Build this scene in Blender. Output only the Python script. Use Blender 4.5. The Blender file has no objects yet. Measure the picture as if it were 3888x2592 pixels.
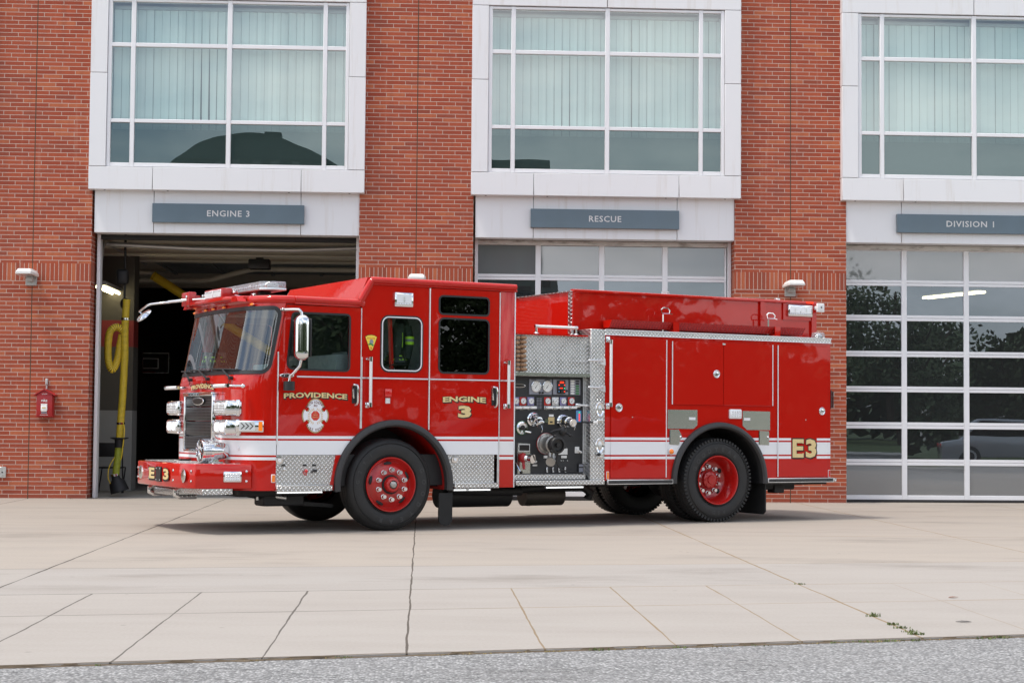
import bpy, bmesh, math, random
from mathutils import Vector, Matrix
from mathutils.geometry import tessellate_polygon
random.seed(7)
R = math.radians
sc = bpy.context.scene
COL = sc.collection

# ------------------------------------------------------------------ camera
cd = bpy.data.cameras.new('camera')
cam = bpy.data.objects.new('camera', cd)
COL.objects.link(cam)
sc.camera = cam
yaw, pit, rol = 0.0517, 0.0472, 0.0080
cd.sensor_fit = 'HORIZONTAL'
cd.sensor_width = 36.0
cd.lens = 6500.0 / 3888.0 * 36.0
cd.clip_start = 0.1
cd.clip_end = 1500.0
fw = Vector((math.sin(yaw)*math.cos(pit), math.cos(yaw)*math.cos(pit), math.sin(pit)))
r0 = Vector((math.cos(yaw), -math.sin(yaw), 0.0))
u0 = r0.cross(fw)
rt = r0*math.cos(rol) + u0*math.sin(rol)
up = -r0*math.sin(rol) + u0*math.cos(rol)
cm = Matrix((rt, up, -fw)).transposed().to_4x4()
cm.translation = Vector((0.1347, -27.5425, 1.2629))
cam.matrix_world = cm

# ------------------------------------------------------------------ world and sun
SUN = Vector((-0.94, -0.36, 2.45)).normalized()
EL = math.asin(SUN.z)
AZ = math.atan2(SUN.x, SUN.y)
w = bpy.data.worlds.new('World')
sc.world = w
w.use_nodes = True
nt = w.node_tree
nt.nodes.clear()
def N(t, kind, **kw):
    n = t.nodes.new(kind)
    for k, v in kw.items():
        if k in n.inputs.keys():
            n.inputs[k].default_value = v
        else:
            setattr(n, k, v)
    return n
out = N(nt, 'ShaderNodeOutputWorld')
bg = N(nt, 'ShaderNodeBackground', Strength=0.15)
sky = N(nt, 'ShaderNodeTexSky', sky_type='NISHITA', sun_disc=False, sun_elevation=EL, sun_rotation=AZ, air_density=1.0, dust_density=2.2, ozone_density=1.0)
tc = N(nt, 'ShaderNodeTexCoord')
mp = N(nt, 'ShaderNodeMapping')
mp.inputs['Scale'].default_value = (1.0, 1.0, 2.6)
nz = N(nt, 'ShaderNodeTexNoise', Scale=2.3, Detail=7.0, Roughness=0.58)
rm = N(nt, 'ShaderNodeMapRange')
rm.inputs['From Min'].default_value = 0.43
rm.inputs['From Max'].default_value = 0.60
mx = N(nt, 'ShaderNodeMix', data_type='RGBA')
mx.inputs['B'].default_value = (9.2, 9.25, 9.3, 1)
L = nt.links.new
L(tc.outputs['Generated'], mp.inputs['Vector'])
L(mp.outputs['Vector'], nz.inputs['Vector'])
L(nz.outputs['Fac'], rm.inputs['Value'])
L(rm.outputs['Result'], mx.inputs['Factor'])
L(sky.outputs['Color'], mx.inputs['A'])
L(mx.outputs['Result'], bg.inputs['Color'])
L(bg.outputs['Background'], out.inputs['Surface'])
sl = bpy.data.lights.new('sun', 'SUN')
sl.energy = 2.0
sl.angle = R(7)
sl.color = (1.0, 0.94, 0.86)
so = bpy.data.objects.new('sun', sl)
COL.objects.link(so)
so.rotation_euler = (-SUN).to_track_quat('-Z', 'Y').to_euler()
so.location = (-10, 0, 40)
sc.view_settings.view_transform = 'Standard'
sc.view_settings.look = 'None'
sc.view_settings.exposure = 0.52
sc.view_settings.gamma = 1.0
sc.cycles.max_bounces = 10
sc.cycles.transparent_max_bounces = 12
sc.cycles.sample_clamp_indirect = 6.0

# ------------------------------------------------------------------ mesh builder
class M:
    def __init__(s):
        s.v = []; s.f = []; s.mi = []
    def add(s, verts, faces, mi=0):
        o = len(s.v)
        s.v += [tuple(p) for p in verts]
        s.f += [tuple(o+i for i in f) for f in faces]
        s.mi += [mi]*len(faces)
        return s
    def addbm(s, bm, mi=0):
        bm.verts.index_update()
        s.add([v.co[:] for v in bm.verts], [[v.index for v in f.verts] for f in bm.faces], mi)
        bm.free()
        return s
    def box(s, x0, x1, y0, y1, z0, z1, bev=0.0, seg=2, mi=0, mat=None):
        bm = bmesh.new()
        bmesh.ops.create_cube(bm, size=1.0)
        for v in bm.verts:
            v.co = Vector(((x0+x1)/2+v.co.x*(x1-x0), (y0+y1)/2+v.co.y*(y1-y0), (z0+z1)/2+v.co.z*(z1-z0)))
        if bev > 0:
            bev = min(bev, 0.49*min(abs(x1-x0), abs(y1-y0), abs(z1-z0)))
            bmesh.ops.bevel(bm, geom=list(bm.edges), offset=bev, segments=seg, affect='EDGES', profile=0.5)
        if mat is not None:
            bm.transform(mat)
        bmesh.ops.recalc_face_normals(bm, faces=bm.faces)
        return s.addbm(bm, mi)
    def prism(s, loops, fn, d0, d1, mi=0, bev=0.0, seg=2):
        """loops: outer + holes in 2-D; fn(a,b,d) -> 3-D; solid between d0 and d1"""
        bm = bmesh.new()
        allp = [p for lp in loops for p in lp]
        tri = tessellate_polygon([[Vector((p[0], p[1], 0)) for p in lp] for lp in loops])
        A = [bm.verts.new(fn(p[0], p[1], d0)) for p in allp]
        B = [bm.verts.new(fn(p[0], p[1], d1)) for p in allp]
        for t in tri:
            try:
                bm.faces.new([A[i] for i in t]); bm.faces.new([B[i] for i in reversed(t)])
            except ValueError:
                pass
        o = 0
        for lp in loops:
            n = len(lp)
            for i in range(n):
                a, b = o+i, o+(i+1) % n
                bm.faces.new([A[a], A[b], B[b], B[a]])
            o += n
        bmesh.ops.recalc_face_normals(bm, faces=bm.faces)
        if bev > 0:
            bmesh.ops.dissolve_limit(bm, angle_limit=0.01, verts=bm.verts, edges=bm.edges)
            es = [e for e in bm.edges if len(e.link_faces) == 2 and e.calc_face_angle(0) > 0.5]
            bmesh.ops.bevel(bm, geom=es, offset=bev, segments=seg, affect='EDGES', profile=0.5)
        return s.addbm(bm, mi)
    def plate(s, loops, y0, y1, mi=0, bev=0.0):      # x-z outline
        return s.prism(loops, lambda a, b, d: (a, d, b), y0, y1, mi, bev)
    def slab(s, loops, z0, z1, mi=0, bev=0.0, seg=2):       # x-y outline
        return s.prism(loops, lambda a, b, d: (a, b, d), z0, z1, mi, bev, seg)
    def fplate(s, loops, x0, x1, mi=0, bev=0.0):     # y-z outline
        return s.prism(loops, lambda a, b, d: (d, a, b), x0, x1, mi, bev)
    def lathe(s, prof, c, axis, n=32, mi=0, a0=0.0, a1=2*math.pi):
        """prof: (radius, along) pairs"""
        ax = Vector(axis).normalized()
        t = Vector((0, 0, 1)) if abs(ax.z) < 0.9 else Vector((1, 0, 0))
        e1 = ax.cross(t).normalized(); e2 = ax.cross(e1)
        c = Vector(c)
        full = abs(a1-a0-2*math.pi) < 1e-6
        k = n if full else n+1
        vs = []
        for (r, h) in prof:
            for i in range(k):
                a = a0+(a1-a0)*i/n
                vs.append(c+ax*h+(e1*math.cos(a)+e2*math.sin(a))*r)
        fs = []
        for j in range(len(prof)-1):
            for i in range(n if full else k-1):
                i2 = (i+1) % k
                fs.append((j*k+i, j*k+i2, (j+1)*k+i2, (j+1)*k+i))
        bm = bmesh.new()
        bv = [bm.verts.new(v) for v in vs]
        for f in fs:
            try: bm.faces.new([bv[i] for i in f])
            except ValueError: pass
        bmesh.ops.remove_doubles(bm, verts=bm.verts, dist=1e-5)
        bmesh.ops.recalc_face_normals(bm, faces=bm.faces)
        return s.addbm(bm, mi)
    def cyl(s, p0, p1, r, n=16, mi=0, r2=None):
        p0 = Vector(p0); p1 = Vector(p1); h = (p1-p0).length
        r2 = r if r2 is None else r2
        return s.lathe([(0, 0), (r, 0), (r2, h), (0, h)], p0, p1-p0, n, mi)
    def tube(s, path, r, n=8, closed=False, mi=0, rfn=None, mfn=None):
        P = [Vector(p) for p in path]
        m = len(P)
        T = []
        for i in range(m):
            a = P[i-1] if (i > 0 or closed) else P[i]
            b = P[(i+1) % m] if (i < m-1 or closed) else P[i]
            T.append((b-a).normalized())
        ref = Vector((0, 0, 1)) if abs(T[0].z) < 0.9 else Vector((0, 1, 0))
        e = T[0].cross(ref).normalized()
        rings = []
        for i in range(m):
            e = (e-T[i]*e.dot(T[i])).normalized()
            g = T[i].cross(e)
            rr = r if rfn is None else rfn(i)
            rings.append([P[i]+(e*math.cos(2*math.pi*k/n)+g*math.sin(2*math.pi*k/n))*rr for k in range(n)])
        o = len(s.v)
        for q in rings: s.v += [tuple(p) for p in q]
        for i in range(m if closed else m-1):
            j = (i+1) % m
            for k in range(n):
                k2 = (k+1) % n
                s.f.append((o+i*n+k, o+j*n+k, o+j*n+k2, o+i*n+k2))
                s.mi.append(mi if mfn is None else mfn(i))
        if not closed:
            s.f.append(tuple(o+k for k in range(n))); s.mi.append(mi if mfn is None else mfn(0))
            s.f.append(tuple(o+(m-1)*n+k for k in reversed(range(n)))); s.mi.append(mi if mfn is None else mfn(m-2))
        return s
    def ball(s, c, rx, ry, rz, mi=0, u=16, v=10, cut=None):
        bm = bmesh.new()
        bmesh.ops.create_uvsphere(bm, u_segments=u, v_segments=v, radius=1.0)
        if cut is not None:
            bmesh.ops.delete(bm, geom=[q for q in bm.verts if q.co.z < cut], context='VERTS')
        for q in bm.verts:
            q.co = Vector((c[0]+q.co.x*rx, c[1]+q.co.y*ry, c[2]+q.co.z*rz))
        return s.addbm(bm, mi)
    def quad(s, a, b, c, d, mi=0):
        return s.add([a, b, c, d], [(0, 1, 2, 3)], mi)
    def xf(s, mat):
        s.v = [tuple(mat @ Vector(p)) for p in s.v]
        return s
    def obj(s, name, mats, parent=None, smooth=38):
        me = bpy.data.meshes.new(name)
        me.from_pydata(s.v, [], s.f)
        if not isinstance(mats, (list, tuple)): mats = [mats]
        for m in mats: me.materials.append(m)
        me.polygons.foreach_set('material_index', s.mi)
        if smooth:
            me.polygons.foreach_set('use_smooth', [True]*len(me.polygons))
            me.set_sharp_from_angle(angle=R(smooth))
        me.update()
        o = bpy.data.objects.new(name, me)
        COL.objects.link(o)
        if parent is not None: o.parent = parent
        return o

def tag(o, label=None, cat=None, group=None, kind=None):
    if label: o['label'] = label
    if cat: o['category'] = cat
    if group: o['group'] = group
    if kind: o['kind'] = kind
    return o
def empty(name, parent=None, loc=(0, 0, 0), rz=0.0):
    o = bpy.data.objects.new(name, None)
    COL.objects.link(o)
    o.location = loc
    o.rotation_euler = (0, 0, rz)
    o.empty_display_size = 0.2
    if parent is not None: o.parent = parent
    return o
def thing(name, label, cat, loc=(0, 0, 0), rz=0.0, group=None):
    return tag(empty(name, None, loc, rz), label, cat, group)
def rrect(x0, x1, z0, z1, r, n=5):
    p = []
    for (cx, cz, a) in ((x1-r, z0+r, -90), (x1-r, z1-r, 0), (x0+r, z1-r, 90), (x0+r, z0+r, 180)):
        for i in range(n+1):
            t = R(a+90*i/n)
            p.append((cx+r*math.cos(t), cz+r*math.sin(t)))
    return p
def rpoly(pts, r, n=4):
    """round the corners of a polygon; r a number or a list"""
    out = []
    k = len(pts)
    for i in range(k):
        rr = r[i] if isinstance(r, (list, tuple)) else r
        p = Vector(pts[i]); a = (Vector(pts[i-1])-p); b = (Vector(pts[(i+1) % k])-p)
        if rr <= 0:
            out.append(tuple(p)); continue
        rr = min(rr, 0.45*a.length, 0.45*b.length)
        p0 = p+a.normalized()*rr; p1 = p+b.normalized()*rr
        for j in range(n+1):
            t = j/n
            out.append(tuple(p0*(1-t)**2+p*2*t*(1-t)+p1*t*t))
    return out
def arc(cx, cz, r, a0, a1, n):
    return [(cx+r*math.cos(R(a0+(a1-a0)*i/n)), cz+r*math.sin(R(a0+(a1-a0)*i/n))) for i in range(n+1)]

# text -> mesh, fitted to a width and height and centred; tf maps (x, y, depth) to 3-D
def text_mesh(body, bold=0.0, space=1.0, shear=0.0, res=2):
    cu = bpy.data.curves.new('lettering', 'FONT')
    cu.body = body
    cu.resolution_u = res
    cu.offset = bold
    cu.space_character = space
    cu.shear = shear
    o = bpy.data.objects.new('lettering', cu)
    COL.objects.link(o)
    dg = bpy.context.evaluated_depsgraph_get()
    me = bpy.data.meshes.new_from_object(o.evaluated_get(dg))
    V = [v.co.copy() for v in me.vertices]
    F = [tuple(p.vertices) for p in me.polygons]
    bpy.data.objects.remove(o); bpy.data.curves.remove(cu); bpy.data.meshes.remove(me)
    return V, F
def put_text(m, body, w, h, tf, d=0.0, bold=0.02, space=1.0, mi=0, warp=None, pad=0.0):
    V, F = text_mesh(body, bold, space)
    if not V: return m
    x0 = min(v.x for v in V); x1 = max(v.x for v in V); y0 = min(v.y for v in V); y1 = max(v.y for v in V)
    vs = []
    for v in V:
        a = ((v.x-x0)/(x1-x0)-0.5)*(w+2*pad); b = ((v.y-y0)/(y1-y0)-0.5)*(h+2*pad)
        if warp: a, b = warp(a, b)
        vs.append(tf(a, b, d))
    return m.add(vs, F, mi)
def arc_text(m, body, rx, rz, h, a0, a1, tf, d=0.0, bold=0.01, inward=False, mi=0):
    k = len(body)
    for i, ch in enumerate(body):
        if ch == ' ': continue
        a = R(a0+(a1-a0)*i/max(1, k-1))
        V, F = text_mesh(ch, bold)
        x0 = min(v.x for v in V); x1 = max(v.x for v in V); y0 = min(v.y for v in V); y1 = max(v.y for v in V)
        s = h/(0.72)
        cx, cz = rx*math.cos(a), rz*math.sin(a)
        rot = (a-math.pi/2) if not inward else (a+math.pi/2)
        vs = []
        for v in V:
            p = (v.x-(x0+x1)/2)*s; q = (v.y-0.36)*s
            vs.append(tf(cx+p*math.cos(rot)-q*math.sin(rot), cz+p*math.sin(rot)+q*math.cos(rot), d))
        m.add(vs, F, mi)
    return m

# ------------------------------------------------------------------ materials
def new_mat(name):
    m = bpy.data.materials.new(name)
    m.use_nodes = True
    t = m.node_tree
    t.nodes.clear()
    o = N(t, 'ShaderNodeOutputMaterial')
    return m, t, o
def principled(t, o, color=(0.5, 0.5, 0.5), rough=0.5, metal=0.0, **kw):
    b = N(t, 'ShaderNodeBsdfPrincipled')
    b.inputs['Base Color'].default_value = (*color, 1)
    b.inputs['Roughness'].default_value = rough
    b.inputs['Metallic'].default_value = metal
    for k, v in kw.items(): b.inputs[k].default_value = v
    t.links.new(b.outputs['BSDF'], o.inputs['Surface'])
    return b
class G:
    """small helper to chain math nodes"""
    def __init__(s, t): s.t = t
    def m(s, op, a, b=None, c=None):
        n = s.t.nodes.new('ShaderNodeMath'); n.operation = op
        for i, x in enumerate((a, b, c)):
            if x is None: continue
            if isinstance(x, (int, float)): n.inputs[i].default_value = x
            else: s.t.links.new(x, n.inputs[i])
        return n.outputs[0]
    def mix(s, f, a, b):
        n = s.t.nodes.new('ShaderNodeMix'); n.data_type = 'RGBA'
        for k, x in (('Factor', f), ('A', a), ('B', b)):
            if isinstance(x, (int, float)): n.inputs[k].default_value = x
            elif isinstance(x, tuple): n.inputs[k].default_value = (*x, 1) if len(x) == 3 else x
            else: s.t.links.new(x, n.inputs[k])
        return n.outputs['Result']
    def obj(s):
        n = s.t.nodes.new('ShaderNodeTexCoord')
        x = s.t.nodes.new('ShaderNodeSeparateXYZ')
        s.t.links.new(n.outputs['Object'], x.inputs[0])
        return n.outputs['Object'], x.outputs
    def scale(s, v, sc_):
        n = s.t.nodes.new('ShaderNodeMapping'); n.inputs['Scale'].default_value = sc_
        s.t.links.new(v, n.inputs['Vector']); return n.outputs[0]
    def noise(s, v, scale=5, detail=4, rough=0.55, col=False):
        n = s.t.nodes.new('ShaderNodeTexNoise')
        n.inputs['Scale'].default_value = scale; n.inputs['Detail'].default_value = detail; n.inputs['Roughness'].default_value = rough
        if v is not None: s.t.links.new(v, n.inputs['Vector'])
        return n.outputs['Color' if col else 'Fac']
    def ramp(s, f, a, b, lo=0.0, hi=1.0):
        n = s.t.nodes.new('ShaderNodeMapRange')
        n.inputs['From Min'].default_value = a; n.inputs['From Max'].default_value = b
        n.inputs['To Min'].default_value = lo; n.inputs['To Max'].default_value = hi
        s.t.links.new(f, n.inputs['Value']); return n.outputs[0]
    def bump(s, h, strength=0.3, dist=0.01):
        n = s.t.nodes.new('ShaderNodeBump'); n.inputs['Strength'].default_value = strength; n.inputs['Distance'].default_value = dist
        s.t.links.new(h, n.inputs['Height']); return n.outputs[0]
    def between(s, v, a, b):
        return s.m('MULTIPLY', s.m('GREATER_THAN', v, a), s.m('LESS_THAN', v, b))
    def comb(s, x, y, z):
        n = s.t.nodes.new('ShaderNodeCombineXYZ')
        for i, q in enumerate((x, y, z)):
            if isinstance(q, (int, float)): n.inputs[i].default_value = q
            else: s.t.links.new(q, n.inputs[i])
        return n.outputs[0]
    def white(s, v):
        n = s.t.nodes.new('ShaderNodeTexWhiteNoise'); n.noise_dimensions = '3D'
        s.t.links.new(v, n.inputs['Vector']); return n.outputs['Value']

def simple(name, color, rough=0.5, metal=0.0, var=0.0, vscale=8.0, **kw):
    m, t, o = new_mat(name)
    b = principled(t, o, color, rough, metal, **kw)
    if var > 0:
        g = G(t); v, _ = g.obj()
        n = g.noise(v, vscale, 5)
        c = g.mix(n, tuple(max(0, q*(1-var)) for q in color), tuple(q*(1+var) for q in color))
        t.links.new(c, b.inputs['Base Color'])
        r_ = g.ramp(n, 0.2, 0.8, max(0, rough-0.08), rough+0.1)
        t.links.new(r_, b.inputs['Roughness'])
    return m

RED = (0.49, 0.0085, 0.0035)
WHITE = (0.80, 0.81, 0.83)
def paint(name, striped):
    m, t, o = new_mat(name)
    b = principled(t, o, RED, 0.32, 0.0)
    b.inputs['Coat Weight'].default_value = 1.0
    b.inputs['Coat Roughness'].default_value = 0.03
    b.inputs['Specular IOR Level'].default_value = 0.05
    g = G(t); v, x = g.obj()
    if striped:
        z = x[2]
        msk = g.between(z, 0.875, 1.038)
        msk = g.m('MAXIMUM', msk, g.between(z, 1.059, 1.091))
        msk = g.m('MAXIMUM', msk, g.between(z, 0.820, 0.853))
        gap = g.between(x[0], 5.823, 6.258)
        msk = g.m('MULTIPLY', msk, g.m('SUBTRACT', 1.0, gap))
        c = g.mix(msk, RED, WHITE)
        t.links.new(c, b.inputs['Base Color'])
    # slight waviness of sheet metal and faint dust in the clear coat
    n = g.noise(v, 2.2, 2)
    bp = g.bump(n, 0.05, 0.02)
    t.links.new(bp, b.inputs['Coat Normal'])
    d = g.noise(v, 30, 3)
    t.links.new(g.ramp(d, 0.3, 0.8, 0.005, 0.04), b.inputs['Coat Roughness'])
    return m
MT = {}
MT['red'] = paint('red_paint', False)
MT['redstripe'] = paint('red_paint_white_stripes', True)
MT['darkred'] = simple('rim_red_paint', (0.42, 0.007, 0.005), 0.30, 0, **{'Coat Weight': 0.5, 'Coat Roughness': 0.05})
MT['chrome'] = simple('chrome', (0.74, 0.75, 0.76), 0.05, 1.0)
MT['steel'] = simple('brushed_steel', (0.66, 0.66, 0.65), 0.28, 1.0, 0.12, 20)
MT['alu'] = simple('aluminium_trim', (0.74, 0.75, 0.76), 0.33, 1.0, 0.08, 12)
MT['mirrorsteel'] = simple('polished_steel_plate', (0.60, 0.61, 0.55), 0.20, 1.0)
MT['whiteplastic'] = simple('white_plastic', (0.74, 0.74, 0.73), 0.4)
MT['black'] = simple('black_plastic', (0.012, 0.012, 0.013), 0.42, 0, 0.3, 14)
MT['panelblack'] = simple('black_crinkle_panel', (0.020, 0.021, 0.023), 0.5, 0, 0.2, 60)
MT['chassis'] = simple('chassis_black', (0.010, 0.010, 0.011), 0.6, 0, 0.4, 9)
MT['rubber'] = simple('fender_rubber', (0.028, 0.027, 0.028), 0.5, 0, 0.25, 6)
MT['flap'] = simple('mud_flap_rubber', (0.008, 0.008, 0.008), 0.75, 0, 0.3, 8)
MT['amber'] = simple('amber_lens', (0.95, 0.23, 0.015), 0.18, 0, **{'Coat Weight': 0.5})
MT['redlens'] = simple('red_lens', (0.6, 0.012, 0.01), 0.15, 0, **{'Coat Weight': 0.8})
MT['goldleaf'] = simple('gold_leaf', (0.72, 0.56, 0.27), 0.45, 0.15, 0.25, 55)
MT['ink'] = simple('black_outline', (0.012, 0.008, 0.006), 0.5)
MT['emblemwhite'] = simple('emblem_white', (0.78, 0.79, 0.82), 0.35)
MT['emblemgold'] = simple('emblem_tan', (0.62, 0.40, 0.17), 0.4)
MT['emblemred'] = simple('emblem_red', (0.60, 0.03, 0.02), 0.4)
MT['emblemtext'] = simple('emblem_maroon', (0.13, 0.015, 0.012), 0.5)
MT['yellowshield'] = simple('yellow_shield', (0.83, 0.62, 0.06), 0.4)
MT['green'] = simple('green_paint', (0.05, 0.22, 0.06), 0.5)
MT['lime'] = simple('lime_reflective', (0.50, 0.88, 0.03), 0.45)
MT['turnout'] = simple('dark_turnout_cloth', (0.022, 0.030, 0.025), 0.85, 0, 0.3, 14)
MT['interior'] = simple('cab_grey_vinyl', (0.30, 0.33, 0.34), 0.65, 0, 0.15, 10)
MT['seat'] = simple('seat_grey_vinyl', (0.16, 0.175, 0.18), 0.7, 0, 0.2, 10)
MT['tanhose'] = simple('tan_hose_jacket', (0.34, 0.20, 0.115), 0.8, 0, 0.22, 22)
MT['cleanwhite'] = simple('gauge_white', (0.78, 0.78, 0.76), 0.35)
MT['greyplate'] = simple('grey_gauge_plate', (0.24, 0.25, 0.29), 0.45)
MT['purple'] = simple('purple_label', (0.30, 0.27, 0.50), 0.5)
MT['blue'] = simple('blue_label', (0.12, 0.33, 0.62), 0.4)
MT['tanplate'] = simple('tan_label', (0.62, 0.47, 0.22), 0.5)
MT['brass'] = simple('cast_grey_metal', (0.42, 0.41, 0.39), 0.35, 0.8, 0.15, 20)
MT['ledwhite'] = simple('clear_led_lens', (0.80, 0.82, 0.84), 0.12, 0.0, **{'Coat Weight': 1.0})
def emit(name, col, st):
    m, t, o = new_mat(name)
    e = N(t, 'ShaderNodeEmission', Strength=st)
    e.inputs['Color'].default_value = (*col, 1)
    t.links.new(e.outputs[0], o.inputs['Surface'])
    return m
MT['ledlit'] = emit('lit_white_led', (0.95, 0.98, 1.0), 1.6)
MT['redlit'] = emit('lit_red_led', (1.0, 0.05, 0.02), 1.2)
MT['greenlit'] = emit('lit_green_led', (0.1, 0.8, 0.4), 0.8)
MT['tubelit'] = emit('fluorescent_tube', (1.0, 0.86, 0.50), 9.0)

def glass(name, tint, refl, rough=0.0, wav=0.0, wscale=1.0, body=None, bodyfac=0.0, gcol=(0.95, 0.97, 1.0)):
    """see-through sheet: fresnel reflection over a tinted transmission, both sides alike"""
    m, t, o = new_mat(name)
    g = G(t)
    tr = N(t, 'ShaderNodeBsdfTransparent'); tr.inputs['Color'].default_value = (*tint, 1)
    gl = N(t, 'ShaderNodeBsdfGlossy', Roughness=rough); gl.inputs['Color'].default_value = (*gcol, 1)
    lw = N(t, 'ShaderNodeLayerWeight', Blend=0.5)
    # schlick-like: refl + (1-refl)*facing^5
    f = g.m('ADD', g.m('MULTIPLY', g.m('POWER', lw.outputs['Facing'], 4.0), 1.0-refl), refl)
    src = tr.outputs[0]
    if body is not None:
        df = N(t, 'ShaderNodeBsdfDiffuse'); df.inputs['Color'].default_value = (*body, 1)
        ms0 = N(t, 'ShaderNodeMixShader'); ms0.inputs[0].default_value = bodyfac
        t.links.new(src, ms0.inputs[1]); t.links.new(df.outputs[0], ms0.inputs[2]); src = ms0.outputs[0]
    ms = N(t, 'ShaderNodeMixShader')
    t.links.new(f, ms.inputs[0]); t.links.new(src, ms.inputs[1]); t.links.new(gl.outputs[0], ms.inputs[2])
    if wav > 0:
        v, _ = g.obj()
        bp = g.bump(g.noise(v, wscale, 2), wav, 0.05)
        t.links.new(bp, gl.inputs['Normal'])
    t.links.new(ms.outputs[0], o.inputs['Surface'])
    return m
MT['winglass'] = glass('upper_window_glass', (0.74, 0.83, 0.80), 0.15, 0.0, 0.02, 0.6)
MT['spandrel'] = glass('spandrel_glass', (0.25, 0.31, 0.32), 0.125, 0.0, 0.03, 0.6, (0.05, 0.075, 0.07), 0.5, (0.74, 0.92, 0.95))
MT['doorglass'] = glass('door_glass', (0.42, 0.45, 0.46), 0.16, 0.0, 0.022, 0.7, (0.30, 0.32, 0.33), 0.07, (0.78, 0.89, 1.0))  # blue reflection tint stands in for sky; grey body lifts dark reflections
MT['frosted'] = glass('dusty_door_glass', (0.45, 0.48, 0.49), 0.14, 0.02, 0.02, 0.8, (0.36, 0.38, 0.39), 0.42)
MT['cabglass'] = glass('windshield_glass', (0.66, 0.78, 0.75), 0.12)
MT['tintglass'] = glass('dark_tinted_glass', (0.03, 0.035, 0.035), 0.045)
MT['sideglass'] = glass('side_window_glass', (0.80, 0.86, 0.85), 0.06)
MT['clearlens'] = glass('clear_lens', (0.86, 0.88, 0.90), 0.14, 0.04, 0.4, 40, (0.75, 0.77, 0.8), 0.16)

def diamond(name, base=(0.80, 0.80, 0.79), pitch=0.036, tintcol=None):
    m, t, o = new_mat(name)
    b = principled(t, o, base, 0.24, 1.0 if tintcol is None else 0.0)
    g = G(t); v, x = g.obj()
    u = g.m('DIVIDE', g.m('ADD', x[0], x[1]), pitch); q = g.m('DIVIDE', g.m('ADD', x[2], g.m('MULTIPLY', x[1], 0.5)), pitch)
    # rotate the lattice 45 degrees, alternate bar direction from cell to cell
    a = g.m('MULTIPLY', g.m('ADD', u, q), 0.7071); c = g.m('MULTIPLY', g.m('SUBTRACT', u, q), 0.7071)
    fa = g.m('FLOOR', a); fc = g.m('FLOOR', c)
    da = g.m('SUBTRACT', g.m('SUBTRACT', a, fa), 0.5); dc = g.m('SUBTRACT', g.m('SUBTRACT', c, fc), 0.5)
    par = g.m('FLOORED_MODULO', g.m('ADD', fa, fc), 2.0)
    def bar(p, r_):
        e = g.m('ADD', g.m('POWER', g.m('DIVIDE', p, 0.50), 2.0), g.m('POWER', g.m('DIVIDE', r_, 0.20), 2.0))
        return g.m('MAXIMUM', g.m('SUBTRACT', 1.0, e), 0.0)
    h = g.m('ADD', g.m('MULTIPLY', bar(da, dc), par), g.m('MULTIPLY', bar(dc, da), g.m('SUBTRACT', 1.0, par)))
    h = g.m('POWER', h, 0.6)
    n = g.noise(v, 6, 3)
    hh = g.m('ADD', h, g.m('MULTIPLY', n, 0.15))
    t.links.new(g.bump(hh, 0.8, 0.008), b.inputs['Normal'])
    lo = tuple(q_*0.70 for q_ in (tintcol or base)); hi = tuple(min(1, q_*1.25) for q_ in (tintcol or base))
    t.links.new(g.mix(h, lo, hi), b.inputs['Base Color'])
    t.links.new(g.ramp(n, 0.2, 0.8, 0.2, 0.36), b.inputs['Roughness'])
    return m
MT['diamond'] = diamond('diamond_plate')
MT['diamondred'] = diamond('red_diamond_plate', RED, 0.030, RED)

def tyre_mat():
    m, t, o = new_mat('tyre_rubber')
    b = principled(t, o, (0.021, 0.021, 0.022), 0.62)
    g = G(t); v, x = g.obj()
    n = g.noise(v, 9, 6)
    t.links.new(g.mix(n, (0.008, 0.008, 0.0085), (0.020, 0.0195, 0.019)), b.inputs['Base Color'])
    t.links.new(g.bump(g.noise(v, 60, 3), 0.15, 0.004), b.inputs['Normal'])
    return m
MT['tyre'] = tyre_mat()
MT['tyreletter'] = simple('tyre_lettering', (0.034, 0.034, 0.035), 0.55)

def grille_mat():
    m, t, o = new_mat('grille_mesh')
    b = principled(t, o, (0.05, 0.05, 0.052), 0.35, 0.7)
    g = G(t); v, x = g.obj()
    a = g.m('FRACT', g.m('DIVIDE', x[1], 0.045)); c = g.m('FRACT', g.m('DIVIDE', x[2], 0.034))
    d = g.m('ADD', g.m('POWER', g.m('SUBTRACT', a, 0.5), 2.0), g.m('POWER', g.m('SUBTRACT', c, 0.5), 2.0))
    k = g.m('LESS_THAN', d, 0.10)
    t.links.new(g.mix(k, (0.075, 0.078, 0.08), (0.006, 0.006, 0.006)), b.inputs['Base Color'])
    return m
MT['grille'] = grille_mat()

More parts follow.
